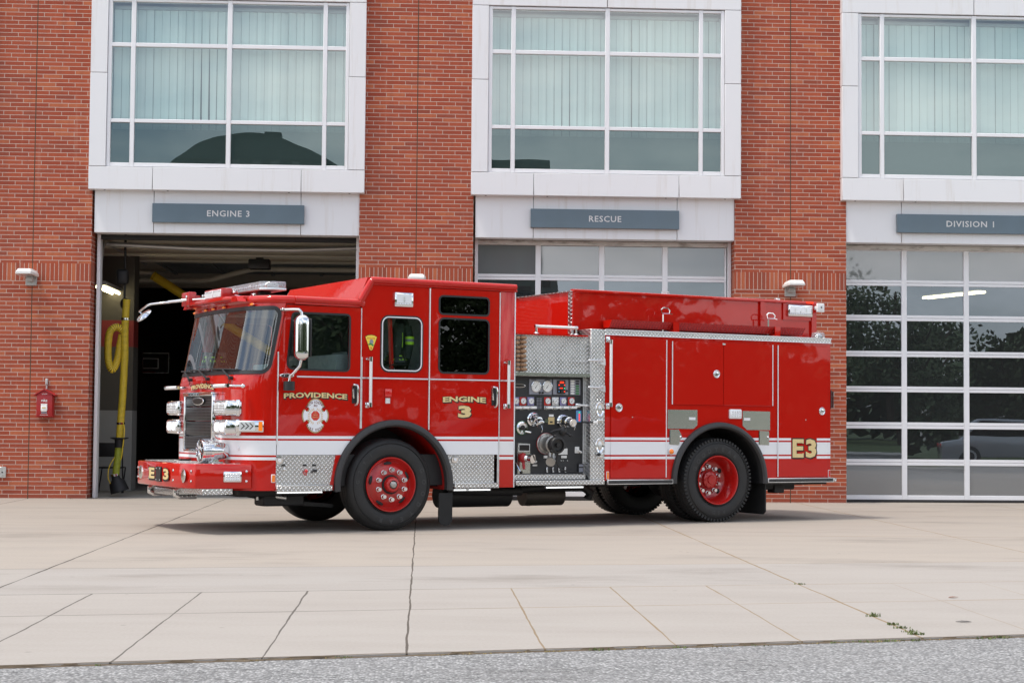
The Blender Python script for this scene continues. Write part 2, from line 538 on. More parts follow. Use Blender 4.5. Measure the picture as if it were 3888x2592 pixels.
# ---- building and ground
def brick_mat():
    m, t, o = new_mat('norman_brick')
    b = principled(t, o, (0.4, 0.1, 0.05), 0.82)
    b.inputs['Specular IOR Level'].default_value = 0.25
    g = G(t); v, x = g.obj()
    jit = g.noise(v, 14, 2)
    u0_ = g.m('ADD', g.m('ADD', x[0], x[1]), g.m('MULTIPLY', jit, 0.004)); z0_ = g.m('ADD', x[2], g.m('MULTIPLY', jit, 0.004))
    ch, bl = 0.0663, 0.3048
    zz = g.m('SUBTRACT', z0_, 0.002)
    row = g.m('FLOOR', g.m('DIVIDE', zz, ch)); fv = g.m('FRACT', g.m('DIVIDE', zz, ch))
    uu = g.m('DIVIDE', g.m('ADD', u0_, g.m('MULTIPLY', g.m('FLOORED_MODULO', row, 3.0), bl/3)), bl)
    fu = g.m('FRACT', uu); cu = g.m('FLOOR', uu)
    mort = g.m('MAXIMUM', g.m('LESS_THAN', fu, 0.030), g.m('LESS_THAN', fv, 0.145))
    # soldier band
    sold = g.between(x[2], 3.445, 3.735)
    su = g.m('DIVIDE', u0_, 0.0677); sfu = g.m('FRACT', su)
    sm = g.m('MAXIMUM', g.m('LESS_THAN', sfu, 0.14), g.m('LESS_THAN', x[2], 3.455))
    mort = g.m('ADD', g.m('MULTIPLY', mort, g.m('SUBTRACT', 1.0, sold)), g.m('MULTIPLY', sm, sold))
    idn = g.comb(g.m('ADD', g.m('MULTIPLY', cu, g.m('SUBTRACT', 1.0, sold)), g.m('MULTIPLY', g.m('FLOOR', su), sold)), g.m('MULTIPLY', row, g.m('SUBTRACT', 1.0, sold)), g.m('MULTIPLY', sold, 7.0))
    rnd = g.white(idn)
    rnd2 = g.white(g.scale(idn, (1.7, 2.3, 1.1)))
    c = g.mix(rnd, (0.300, 0.056, 0.028), (0.415, 0.092, 0.042))
    c = g.mix(g.m('GREATER_THAN', rnd2, 0.90), c, (0.46, 0.130, 0.058))
    c = g.mix(g.m('MULTIPLY', g.m('LESS_THAN', rnd2, 0.09), 0.55), c, (0.22, 0.060, 0.040))
    # weathering inside each brick face
    nn = g.noise(v, 26, 4)
    c = g.mix(g.ramp(nn, 0.35, 0.75, 0.0, 0.35), c, (0.30, 0.075, 0.045))
    big = g.noise(g.scale(v, (0.5, 0.5, 0.25)), 1.6, 4)
    c = g.mix(g.ramp(big, 0.42, 0.72, 0.0, 0.38), c, (0.30, 0.085, 0.055))
    stk = g.noise(g.scale(v, (5.0, 5.0, 0.28)), 1.7, 5, 0.6)
    c = g.mix(g.ramp(stk, 0.50, 0.72, 0.0, 0.36), c, (0.21, 0.062, 0.042))
    c = g.mix(g.ramp(stk, 0.40, 0.30, 0.0, 0.20), c, (0.50, 0.30, 0.22))
    # lowest courses darker towards the bottom
    low = g.ramp(x[2], 0.0, 0.22, 0.35, 0.0)
    c = g.mix(low, c, (0.22, 0.07, 0.05))
    c = g.mix(mort, c, g.mix(nn, (0.42, 0.29, 0.24), (0.60, 0.46, 0.39)))
    # brown sealant of the vertical control joints
    j = None
    for jx in (-12.19, -6.096, 0.0, 6.096, 12.19):
        k = g.m('LESS_THAN', g.m('ABSOLUTE', g.m('SUBTRACT', x[0], jx)), 0.0075)
        j = k if j is None else g.m('MAXIMUM', j, k)
    c = g.mix(j, c, (0.085, 0.055, 0.035))
    t.links.new(c, b.inputs['Base Color'])
    t.links.new(g.bump(g.m('ADD', g.m('SUBTRACT', 1.0, g.m('MAXIMUM', mort, j)), g.m('MULTIPLY', nn, 0.25)), 0.55, 0.006), b.inputs['Normal'])
    return m
MT['brick'] = brick_mat()

def panel_mat():
    m, t, o = new_mat('white_metal_panel')
    b = principled(t, o, (0.74, 0.745, 0.76), 0.42, 0.0)
    g = G(t); v, x = g.obj()
    st = g.noise(g.scale(v, (4.0, 4.0, 0.30)), 1.5, 6, 0.68)
    bl = g.noise(v, 0.8, 3)
    c = g.mix(g.ramp(st, 0.55, 0.76, 0.0, 0.55), (0.745, 0.75, 0.765), (0.55, 0.50, 0.44))
    c = g.mix(g.ramp(bl, 0.4, 0.75, 0.0, 0.25), c, (0.68, 0.69, 0.71))
    t.links.new(c, b.inputs['Base Color'])
    return m
MT['panel'] = panel_mat()
def soot_mat():
    m, t, o = new_mat('sooty_white_panel')
    b = principled(t, o, (0.7, 0.7, 0.7), 0.5)
    g = G(t); v, x = g.obj()
    n = g.noise(g.scale(v, (1.6, 1.6, 5.0)), 2.2, 6, 0.65)
    c = g.mix(g.ramp(n, 0.50, 0.72, 0.0, 0.85), (0.60, 0.59, 0.56), (0.10, 0.085, 0.065))
    t.links.new(c, b.inputs['Base Color'])
    return m
MT['soot'] = soot_mat()
MT['frame'] = simple('white_aluminium_frame', (0.76, 0.765, 0.785), 0.4, 0, 0.05, 3)
MT['signblue'] = simple('slate_blue_sign', (0.105, 0.150, 0.185), 0.32, 0, 0.18, 2.2)
MT['signletter'] = simple('sign_letter_grey', (0.60, 0.60, 0.60), 0.5)
MT['lampbody'] = simple('lamp_white_enamel', (0.72, 0.72, 0.70), 0.45, 0, 0.06, 8)
MT['lampgrey'] = simple('lamp_base_grey', (0.44, 0.44, 0.43), 0.5, 0.1, 0.1, 10)
MT['boxred'] = simple('alarm_box_red', (0.36, 0.012, 0.014), 0.4, 0, 0.15, 6)
MT['concretein'] = simple('garage_floor', (0.33, 0.32, 0.30), 0.6, 0, 0.2, 2)
MT['shadewall'] = simple('shaded_interior_wall', (0.030, 0.022, 0.020), 0.8, 0, 0.35, 1.2)  # wall colour blackened to stand in for the far darkness
MT['ceil'] = simple('interior_ceiling', (0.52, 0.46, 0.36), 0.8, 0, 0.2, 1.0)
MT['intgrey'] = simple('grey_painted_wall', (0.30, 0.31, 0.30), 0.7, 0, 0.12, 1.2)
MT['colshade'] = simple('shaded_column_grey', (0.085, 0.08, 0.07), 0.8, 0, 0.2, 1.5)  # shade on the upper column, put into its colour
MT['intred'] = simple('red_painted_band', (0.22, 0.02, 0.02), 0.6)
MT['track'] = simple('galvanised_track', (0.42, 0.42, 0.41), 0.4, 0.6, 0.15, 8)
MT['hoseyellow'] = simple('yellow_hose', (0.78, 0.55, 0.03), 0.5, 0, 0.1, 6)
MT['beam'] = simple('painted_steel_beam', (0.60, 0.56, 0.46), 0.6, 0, 0.15, 3)
MT['hoselime'] = simple('yellow_green_hose', (0.40, 0.44, 0.03), 0.5, 0, 0.1, 6)
MT['hoseblack'] = simple('hose_helix_black', (0.03, 0.028, 0.015), 0.5)
MT['cardboard'] = simple('cardboard', (0.22, 0.13, 0.07), 0.8, 0, 0.12, 5)
def blind_mat():
    m, t, o = new_mat('vertical_blind')
    b = principled(t, o, (0.80, 0.83, 0.81), 0.7)
    g = G(t); v, x = g.obj()
    wn = g.white(g.comb(g.m('FLOOR', g.m('DIVIDE', x[0], 0.127)), 0.0, 0.0))
    t.links.new(g.mix(wn, (0.70, 0.77, 0.745), (0.82, 0.88, 0.855)), b.inputs['Base Color'])
    return m
MT['blind'] = blind_mat()

GX0, GP = 0.0586, 0.7673
TL = [(-8.18, 0.0), (-12.43, 0.133), (-14.54, 0.1655), (-15.92, 0.176)]
CURB = (-18.11, 0.2326)
def concrete_mat():
    m, t, o = new_mat('driveway_concrete')
    b = principled(t, o, (0.45, 0.42, 0.39), 0.85)
    b.inputs['Specular IOR Level'].default_value = 0.2
    g = G(t); v, x = g.obj()
    wob = g.m('MULTIPLY', g.m('SUBTRACT', g.noise(v, 2.3, 5, 0.6), 0.5), 0.05)
    X = g.m('ADD', x[0], g.m('MULTIPLY', g.m('SUBTRACT', g.noise(g.scale(v, (0.5, 1.0, 1)), 1.3, 2), 0.5), 0.032)); Y = g.m('ADD', x[1], g.m('MULTIPLY', wob, 0.5))
    def tline(i):
        y0, s = TL[i] if i < 4 else CURB
        return g.m('SUBTRACT', Y, g.m('ADD', g.m('MULTIPLY', g.m('SUBTRACT', x[0], GX0), s), y0))
    t2, t3, t4 = tline(1), tline(2), tline(3)
    wid = g.ramp(g.noise(v, 1.1, 4), 0.3, 0.7, 0.4, 1.15)
    def ln(d, w):
        return g.m('SUBTRACT', 1.0, g.m('MINIMUM', g.m('DIVIDE', g.m('ABSOLUTE', d), g.m('MULTIPLY', wid, w)), 1.0))
    lines = None
    for i, wdt in ((0, 0.020), (1, 0.018), (2, 0.018), (3, 0.016)):
        q = g.m('GREATER_THAN', ln(tline(i), wdt), 0.01)
        q = g.m('MULTIPLY', q, 0.60)
        lines = q if lines is None else g.m('MAXIMUM', lines, q)
    for k in range(-12, 13, 4):
        q = g.m('GREATER_THAN', ln(g.m('SUBTRACT', X, GX0+k*GP), 0.011 if k else 0.008), 0.01)
        lines = g.m('MAXIMUM', lines, q)
    below = g.m('LESS_THAN', t3, 0.0)
    for k in (-7, -6, -5, -3, -2, -1, 1, 2, 3, 5, 6, 7):
        q = g.m('MULTIPLY', g.m('GREATER_THAN', ln(g.m('SUBTRACT', X, GX0+k*GP), 0.0075), 0.01), below)
        lines = g.m('MAXIMUM', lines, g.m('MULTIPLY', q, 0.9 if abs(k) < 4 else 0.35))
    # slab tints: warm apron, cooler strip, pale walk
    strip = g.m('MULTIPLY', g.m('LESS_THAN', t2, 0.0), g.m('GREATER_THAN', t3, 0.0))
    strip = g.m('MULTIPLY', strip, g.between(X, GX0-4*GP, GX0+4*GP))
    slabid = g.white(g.comb(g.m('FLOOR', g.m('DIVIDE', g.m('SUBTRACT', X, GX0), 4*GP)), g.m('LESS_THAN', t2, 0), g.m('LESS_THAN', t4, 0)))
    c = g.mix(g.m('LESS_THAN', t2, 0.0), (0.312, 0.274, 0.232), (0.306, 0.282, 0.256))
    c = g.mix(strip, c, (0.300, 0.280, 0.258))
    c = g.mix(g.m('MULTIPLY', slabid, 0.10), c, (0.31, 0.285, 0.26))
    n1 = g.noise(g.scale(v, (0.45, 1.5, 1)), 1.3, 7, 0.6)
    c = g.mix(g.ramp(n1, 0.42, 0.72, 0.0, 0.60), c, (0.25, 0.225, 0.20))
    n2 = g.noise(v, 45, 4, 0.7)
    c = g.mix(g.ramp(n2, 0.3, 0.7, 0.0, 0.30), c, (0.43, 0.40, 0.37))
    n3 = g.noise(g.scale(v, (1.2, 5.0, 1)), 2.6, 6, 0.7)
    c = g.mix(g.ramp(n3, 0.66, 0.74, 0.0, 0.45), c, (0.22, 0.20, 0.18))
    # oil drips, tyre scuffs and patches
    st = g.noise(g.scale(v, (0.35, 1.1, 1)), 0.9, 8, 0.68)
    c = g.mix(g.m('MULTIPLY', g.ramp(st, 0.54, 0.68, 0.0, 0.50), g.m('GREATER_THAN', t3, 0.0)), c, (0.165, 0.145, 0.125))
    dr = N(t, 'ShaderNodeTexVoronoi', Scale=1.9); t.links.new(v, dr.inputs['Vector'])
    c = g.mix(g.ramp(dr.outputs['Distance'], 0.025, 0.045, 0.35, 0.0), c, (0.10, 0.09, 0.08))
    jc = g.mix(g.ramp(x[0], 0.0, 0.9, 0.0, 1.0), (0.085, 0.075, 0.065), (0.23, 0.165, 0.095))
    c = g.mix(lines, c, jc)
    t.links.new(c, b.inputs['Base Color'])
    h = g.m('SUBTRACT', g.m('MULTIPLY', n2, 0.3), lines)
    t.links.new(g.bump(h, 0.5, 0.008), b.inputs['Normal'])
    return m
MT['concrete'] = concrete_mat()
def asphalt_mat():
    m, t, o = new_mat('worn_asphalt')
    b = principled(t, o, (0.3, 0.3, 0.3), 0.9)
    b.inputs['Specular IOR Level'].default_value = 0.15
    g = G(t); v, x = g.obj()
    vo = N(t, 'ShaderNodeTexVoronoi', Scale=62.0); t.links.new(v, vo.inputs['Vector'])
    sp = N(t, 'ShaderNodeSeparateColor'); t.links.new(vo.outputs['Color'], sp.inputs[0])
    c = g.mix(g.m('POWER', sp.outputs[0], 1.5), (0.19, 0.19, 0.19), (0.50, 0.50, 0.495))
    c = g.mix(g.ramp(vo.outputs['Distance'], 0.25, 0.75, 0.0, 0.7), c, (0.11, 0.11, 0.11))
    n = g.noise(g.scale(v, (0.5, 1.6, 1)), 1.4, 5)
    c = g.mix(g.ramp(n, 0.45, 0.8, 0.0, 0.45), c, (0.17, 0.165, 0.16))
    cr = g.noise(g.scale(v, (0.7, 2.6, 1)), 1.5, 9, 0.72)
    crk = g.m('LESS_THAN', g.m('ABSOLUTE', g.m('SUBTRACT', cr, 0.5)), 0.006)
    crk = g.m('MULTIPLY', crk, g.m('GREATER_THAN', g.noise(v, 0.55, 2), 0.52))
    c = g.mix(g.m('MULTIPLY', crk, 0.85), c, (0.05, 0.05, 0.048))
    t.links.new(c, b.inputs['Base Color'])
    t.links.new(g.bump(g.m('SUBTRACT', 1.0, vo.outputs['Distance']), 0.8, 0.01), b.inputs['Normal'])
    return m
MT['asphalt'] = asphalt_mat()
MT['kerbedge'] = simple('broken_kerb_edge', (0.12, 0.09, 0.06), 0.95, 0, 0.5, 16)
MT['lawn'] = simple('grass_ground', (0.06, 0.09, 0.03), 0.95, 0, 0.3, 1.5)
MT['weed'] = simple('weed_green', (0.11, 0.14, 0.045), 0.8, 0, 0.3, 9)
MT['straw'] = simple('dry_weed', (0.26, 0.20, 0.08), 0.85, 0, 0.3, 9)
MT['leafbrown'] = simple('fallen_leaf_brown', (0.20, 0.07, 0.03), 0.8)
MT['leafA'] = simple('foliage', (0.050, 0.085, 0.028), 0.7, 0, 0.35, 3)
MT['bark'] = simple('bark', (0.07, 0.05, 0.035), 0.9, 0, 0.3, 12)

# ------------------------------------------------------------------ ground
def curb_y(x): return CURB[0]+CURB[1]*(x-GX0)
m = M()
m.slab([[(-45, 0.36), (-45, curb_y(-45)), (45, curb_y(45)), (45, 0.36)]], -0.3, 0.0)
tag(m.obj('driveway', MT['concrete'], smooth=0), kind='structure')
ny = Vector((-CURB[1], 1, 0)).normalized()
def off(x, d): return (x+ny.x*d, curb_y(x)+ny.y*d)
m = M()
m.slab([[off(-45, -0.001), off(-45, -12.6), off(45, -12.6), off(45, -0.001)]], -0.3, -0.014)
tag(m.obj('road', MT['asphalt'], smooth=0), kind='structure')
m = M()
m.slab([[off(-45, -12.604), off(-45, -15.6), off(45, -15.6), off(45, -12.604)]], -0.3, 0.07)
tag(m.obj('far_pavement', MT['concretein'], smooth=0), kind='structure')
m = M()
m.quad((-600, -600, -0.2), (600, -600, -0.2), (600, 600, -0.2), (-600, 600, -0.2))
tag(m.obj('ground', MT['lawn'], smooth=0), kind='structure')
# crumbling, dirty lip between slab and asphalt
m = M()
n = 300
rows = []
for i in range(n+1):
    x = -10+20*i/n
    a = random.uniform(-0.004, 0.016); b = random.uniform(0.004, 0.018)*(1.0 if random.random() < 0.85 else 2.2)
    p0 = off(x, a); p1 = off(x, a-0.004); p2 = off(x, -b)
    rows.append([(p0[0], p0[1], 0.003), (p1[0], p1[1], -0.006), (p2[0], p2[1], -0.011), (off(x, -b-0.004)[0], off(x, -b-0.004)[1], -0.02)])
vs = [p for r_ in rows for p in r_]
fs = [(i*4+k, (i+1)*4+k, (i+1)*4+k+1, i*4+k+1) for i in range(n) for k in range(3)]
m.add(vs, fs)
tag(m.obj('kerb', MT['kerbedge'], smooth=0), kind='structure')

def tuft(m, x, y, z, n, r, h, mi=0):
    for i in range(int(n*0.55)):
        a = random.uniform(0, 6.283); d = random.uniform(0, r)
        bx, by = x+d*math.cos(a), y+0.5*d*math.sin(a)
        hh = 0.42*h*random.uniform(0.4, 1.0); lean = random.uniform(0.2, 0.9)*hh; b = random.uniform(0, 6.283)
        wd = random.uniform(0.002, 0.0045)
        ex, ey = bx+lean*math.cos(b), by+lean*math.sin(b)
        c, s = -math.sin(b)*wd, math.cos(b)*wd
        m.add([(bx-c, by-s, z), (bx+c, by+s, z), ((bx+ex)/2+c, (by+ey)/2+s, z+hh*0.7), ((bx+ex)/2-c, (by+ey)/2-s, z+hh*0.7), (ex, ey, z+hh)], [(0, 1, 2, 3), (3, 2, 4)], mi)
m = M()
for (x, y, nn, r_, h) in ((3.13, -14.05, 40, 0.05, 0.04), (3.13, -16.28, 90, 0.06, 0.075), (3.13, -16.75, 70, 0.05, 0.05), (3.13, -16.92, 60, 0.06, 0.045), (3.13, -17.12, 70, 0.06, 0.05), (3.13, -17.24, 80, 0.06, 0.055)):
    tuft(m, x, y, 0.0, nn, r_, h)
for (x, nn, r_, h) in ((-1.55, 20, .04, .03), (-0.28, 30, .05, .035), (1.12, 50, .07, .04), (1.6, 40, .09, .03), (2.05, 30, .09, .03), (2.55, 30, .05, .03), (2.9, 90, .13, .035), (2.72, 60, .08, .035), (3.05, 50, .09, .03), (3.5, 70, .12, .035), (3.62, 70, .08, .04), (3.95, 70, .09, .035), (4.05, 40, .08, .03)):
    p = off(x, -0.02); tuft(m, p[0], p[1], -0.012, nn, r_, h)
for i in range(26):
    p = off(random.uniform(-1.5, 3.9), -0.02); tuft(m, p[0], p[1], -0.012, 16, .07, .022, 1)
tuft(m, -5.42, -0.02, 0.0, 26, .05, .03)
tag(m.obj('weeds', [MT['weed'], MT['straw']], smooth=0), kind='stuff', label='weeds and dry grass growing out of the paving joints and kerb crack')

# small things lying on the ground
def leaf(name, x, y, s, a, mt, label):
    m = M()
    P = [(-1, 0), (-0.5, 0.28), (0.2, 0.34), (1, 0), (0.2, -0.34), (-0.5, -0.28)]
    top = [(s*p*math.cos(a)-s*q*math.sin(a)+x, s*p*math.sin(a)+s*q*math.cos(a)+y, 0.006+0.25*s*abs(q)) for p, q in P]
    m.add(top+[(p[0], p[1], p[2]-0.002) for p in top], [tuple(range(6)), tuple(range(11, 5, -1))]+[(i, (i+1) % 6, 6+(i+1) % 6, 6+i) for i in range(6)])
    return tag(m.obj(name, mt, smooth=0), label, 'leaf')
leaf('fallen_leaf', 4.05, -15.05, 0.045, 0.4, MT['leafbrown'], 'small reddish brown leaf on the pale paving by the weedy joint')
leaf('fallen_leaf', 3.63, -16.6, 0.05, 2.95, MT['black'], 'dark thin leaf lying on the slab beside the grass tuft')

# ------------------------------------------------------------------ fire station
st = thing('fire_station', 'red brick fire station with white framed windows and three garage bays', 'building')
for px in (-12.19, -6.096, 0.0, 6.096, 12.19):
    m = M(); m.box(px-0.918, px+0.918, 0.0, 0.46, 0.0, 10.0)
    if px < -12: m.box(-22, px-0.918, 0.0, 0.46, 0.0, 10.0)
    m.obj('brick_pillar', MT['brick'], st, smooth=0)
CX = (-9.12, -3.03, 3.064, 9.11)
for c in CX:
    m = M(); g_ = 0.004; b_ = 0.004
    y0, y1 = -0.13, 0.12
    for s in (-1, 1):
        xs = sorted((c+s*1.925, c+s*2.19))
        m.box(xs[0], xs[1], y0, y1, 5.285+g_, 6.79-g_, b_, 1); m.box(xs[0], xs[1], y0, y1, 6.79+g_, 8.0-g_, b_, 1)
    for (a, e) in ((-2.19, -1.18), (-1.18, 1.18), (1.18, 2.19)):
        m.box(c+a+(g_ if a > -2 else 0), c+e-(g_ if e < 2 else 0), y0, y1, 4.92, 5.285-g_, b_, 1)
    for (a, e) in ((-2.19, 0), (0, 2.19)):
        m.box(c+a+(g_ if a == 0 else 0), c+e-(g_ if e == 0 else 0), y0, y1, 8.0+g_, 9.6, b_, 1)
    for (a, e) in ((-1.92, 1.92),):                                   # dark joint backing
        m.box(c-2.17, c-1.93, -0.10, 0.1, 4.95, 9.5, 0, mi=1); m.box(c+1.93, c+2.17, -0.10, 0.1, 4.95, 9.5, 0, mi=1)
        m.box(c-1.93, c+1.93, -0.10, 0.1, 4.95, 5.27, 0, mi=1); m.box(c-1.93, c+1.93, -0.10, 0.1, 8.02, 9.5, 0, mi=1)
    sur = m.obj('window_surround', [MT['panel'], MT['chassis']], st)
    m = M()
    ys, ye = -0.105, 0.02
    for (a, e) in ((-1.921, -1.862), (-1.558, -1.488), (-0.030, 0.044), (1.502, 1.570), (1.866, 1.921)):
        m.box(c+a, c+e, ys, ye, 5.288, 7.994, 0.006, 1)
    cols = ((-1.862, -1.558), (-1.488, -0.030), (0.044, 1.502), (1.570, 1.866))
    for (za, zb) in ((5.292, 5.352), (6.000, 6.056), (7.222, 7.284), (7.948, 7.990)):
        for (a, e) in cols:
            m.box(c+a-0.002, c+e+0.002, ys+0.005, ye-0.004, za, zb, 0.005, 1)
    m.obj('window_frame', MT['frame'], sur)
    m = M()
    for (a, e) in cols:
        for (za, zb) in ((6.05, 7.225), (7.28, 7.95)):
            m.quad((c+a-.003, -0.062, za), (c+e+.003, -0.062, za), (c+e+.003, -0.062, zb), (c+a-.003, -0.062, zb))
    m.obj('window_pane', MT['winglass'], sur, smooth=0)
    m = M()
    for (a, e) in cols:
        m.quad((c+a-.003, -0.062, 5.35), (c+e+.003, -0.062, 5.35), (c+e+.003, -0.062, 6.003), (c+a-.003, -0.062, 6.003))
    m.obj('spandrel_pane', MT['spandrel'], sur, smooth=0)
    # vertical blind: separate vanes, a few hanging askew
    m = M(); x = c-1.86; k = 0
    while x < c+1.84:
        wv = 0.1225; tw = random.uniform(-0.012, 0.012)
        ax = 0.0; zt = 7.90
        if -4 < c < 0 and -1.2 < x-c < -0.1 and random.random() < 0.45: ax = random.uniform(0.012, 0.03)
        elif random.random() < 0.05: ax = random.uniform(0.004, 0.012)
        dy = 0.09+0.006*(k % 2)
        m.quad((x+ax, dy-tw, 5.92), (x+wv-ax*0.3, dy+tw, 5.92), (x+wv, dy+tw, zt), (x, dy-tw, zt))
        x += 0.127; k += 1
    m.box(c-1.86, c+1.86, 0.07, 0.125, 7.86, 7.92, 0.004, 1, mi=1)
    m.obj('vertical_blind', [MT['blind'], MT['track']], sur, smooth=0)
    m = M()
    m.box(c-2.1, c+2.1, 0.30, 0.34, 4.95, 9.6)
    m.obj('dark_room_backing', MT['interior'], sur, smooth=0)
    # white lintel above the garage opening
    m = M()
    for (a, e) in ((-2.112, -1.172), (-1.172, 1.172), (1.172, 2.112)):
        m.box(c+a+(g_ if a > -2 else 0), c+e-(g_ if e < 2 else 0), 0.025, 0.30, 4.243, 4.93, b_, 1)
    m.box(c-2.10, c+2.10, 0.05, 0.28, 4.26, 4.92, 0, mi=1)
    for a in (-1.95, -0.95, 0.98, 1.95):
        m.cyl((c+a, -0.02, 4.9195), (c+a, -0.02, 4.914), 0.014, 8, mi=1)
    m.obj('lintel_panel', [MT['panel'], MT['chassis']], st)
    # jambs
    m = M()
    for s in (-1, 1):
        xs = sorted((c+s*2.108, c+s*2.056))
        m.box(xs[0], xs[1], 0.285, 0.46, 0.0, 4.24, 0.004, 1)
    m.box(c-2.108, c+2.108, 0.32, 0.44, 4.165, 4.238, 0.003, 1, mi=1)
    m.obj('door_jamb', [MT['frame'], MT['soot'] if c > 0 or c < -5 else MT['chassis']], st)

# two glazed sectional doors
for c, dz in ((-9.13, 0.0), (3.045, 0.022), (9.125, 0.0)):
    m = M()
    Y0, Y1 = 0.375, 0.425
    gl_rows = [(4.150, 3.665), (3.570, 3.085), (2.990, 2.490), (2.397, 1.907), (1.813, 1.316), (1.210, 0.708), (0.607, 0.117)]
    cols = [(-2.035, -1.090), (-1.002, -0.044), (0.044, 1.002), (1.090, 2.035)]
    for (a, e) in ((-2.062, -2.035), (-1.090, -1.002), (-0.044, 0.044), (1.002, 1.090), (2.035, 2.062)):
        m.box(c+a, c+e, Y0, Y1, 0.045+dz, 4.168, 0.004, 1)
    zs = [4.168]+[q+dz for r_ in gl_rows for q in r_]+[0.045+dz]
    for i in range(8):
        zb, zt = zs[2*i+1] if i < 7 else zs[15], zs[2*i]
        zt, zb = (zs[0], zs[1]) if i == 0 else (zs[2*i], zs[2*i+1])
        for (a, e) in cols:
            if i in (0, 7): m.box(c+a-.003, c+e+.003, Y0+0.004, Y1-.004, zb, zt, 0.003, 1)
            else:
                mid = (zt+zb)/2
                m.box(c+a-.003, c+e+.003, Y0+0.004, Y1-.004, zb, mid-.0025, 0.003, 1); m.box(c+a-.003, c+e+.003, Y0+0.007, Y1-.004, mid+.0025, zt, 0.003, 1)
    dr = m.obj('garage_door', MT['frame'], st)
    m = M(); mf = M(); mg = M()
    for i, (zt, zb) in enumerate(gl_rows):
        for (a, e) in cols:
            tw = random.uniform(-0.003, 0.003); tz = random.uniform(-0.002, 0.002)
            q = m if 0 < i < 6 else (mf if i == 0 else mg)
            q.quad((c+a-.002, 0.40-tw-tz, zb+dz), (c+e+.002, 0.40+tw-tz, zb+dz), (c+e+.002, 0.40+tw+tz, min(zt+dz, 4.17)), (c+a-.002, 0.40-tw+tz, min(zt+dz, 4.17)))
    m.obj('door_pane', MT['doorglass'], dr, smooth=0); mf.obj('dusty_pane', MT['frosted'], dr, smooth=0); mg.obj('dusty_pane', MT['frosted'], dr, smooth=0)
    m = M(); m.box(c-2.06, c+2.06, Y0+0.002, Y1-0.002, 0.0, 0.047+dz, 0.01, 2)
    for k in range(9): m.cyl((c-1.9+0.475*k, Y0+0.003, 0.025), (c-1.9+0.475*k, Y0-0.004, 0.025), 0.006, 6)
    m.obj('door_seal', MT['rubber'], dr)

# interior of the garage
m = M(); m.box(-12.2, 12.0, 0.364, 22.0, -0.3, -0.004); m.obj('garage_floor', MT['concretein'], st, smooth=0)
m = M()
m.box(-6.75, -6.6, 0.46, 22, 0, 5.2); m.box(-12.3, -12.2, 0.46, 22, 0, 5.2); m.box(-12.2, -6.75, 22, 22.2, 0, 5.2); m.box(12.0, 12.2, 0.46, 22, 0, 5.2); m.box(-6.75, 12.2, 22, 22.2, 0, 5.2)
m.obj('interior_wall', MT['shadewall'], st, smooth=0)
m = M(); m.box(-12.3, 12.2, 0.30, 22.2, 5.2, 5.5); m.box(-22, 12.2, 0.2, 22.2, 9.8, 10.0); m.box(-22, -21.8, 0.46, 22.2, 0, 9.8); m.box(-22, 13.1, 22.2, 22.4, 0, 9.8); m.box(12.9, 13.1, 0.46, 22.2, 0, 9.8)
m.obj('roof_slab', MT['ceil'], st, smooth=0)
m = M()
for yy, zz, h in ((1.6, 4.44, 0.26), (2.8, 4.46, 0.30), (4.2, 4.46, 0.28), (8.5, 4.75, 0.4), (12.0, 4.7, 0.4)):
    m.box(-6.6, 12.0, yy-0.09, yy+0.09, zz-h, zz+0.012); m.box(-6.6, 12.0, yy-0.16, yy+0.16, zz-h-0.015, zz-h+0.004)
for xx in (-5.6, -4.55, -3.3, -2.05, -0.9, 0.6, 2.2): m.box(xx-0.07, xx+0.07, 0.5, 21, 4.85, 5.19)
m.obj('ceiling_beam', MT['beam'], st, smooth=0)
# open door stowed overhead with its tracks, springs and opener
m = M()
for i in range(6):
    m.box(-5.05, -0.98, 5.0+0.6*i, 5.57+0.6*i, 4.33, 4.37, 0.004, 1)
    for k in range(5): m.box(-5.05+k*1.01-0.03, -5.05+k*1.01+0.03, 5.0+0.6*i, 5.57+0.6*i, 4.295, 4.33, 0.003, 1)
ohd = m.obj('stowed_garage_door', MT['intgrey'], st)
m = M()
for s, X in ((-1, -5.12), (1, -0.92)):
    path = [(X, 0.52, 0.0), (X, 0.52, 3.75)]+[(X, 0.52+0.42*(1-math.cos(a)), 3.75+0.42*math.sin(a)) for a in [R(15*i) for i in range(1, 7)]]+[(X, 5.0, 4.2)]
    m.tube(path, 0.03, 6)
m.tube([(-5.12, 1.0, 4.16), (-3.69, 1.0, 4.105), (-2.05, 1.0, 4.10), (-0.92, 1.0, 4.15)], 0.04, 8)
m.obj('door_track', MT['track'], ohd)
m = M()
m.box(-2.98, -2.6, 2.85, 3.15, 3.94, 4.12, 0.03); m.box(-2.85, -2.72, 2.92, 3.05, 4.1, 4.35)
m.obj('door_opener', MT['black'], st)
m = M()
m.tube([(-6.4, 6.0, 3.98), (-5.36, 6.0, 3.975), (-4.235, 6.0, 3.969), (-4.0, 6.0, 3.995), (-3.45, 6.0, 4.15), (-3.16, 6.0, 4.21), (-2.93, 6.0, 4.21), (2.5, 6.0, 4.215)], 0.05, 10)
m.obj('ceiling_pipe', MT['beam'], st); m = M()
m.tube([(-6.2, 5.0, 4.03), (-4.98, 5.0, 4.026)], 0.035, 8)
m.obj('ceiling_pipe', MT['beam'], st)
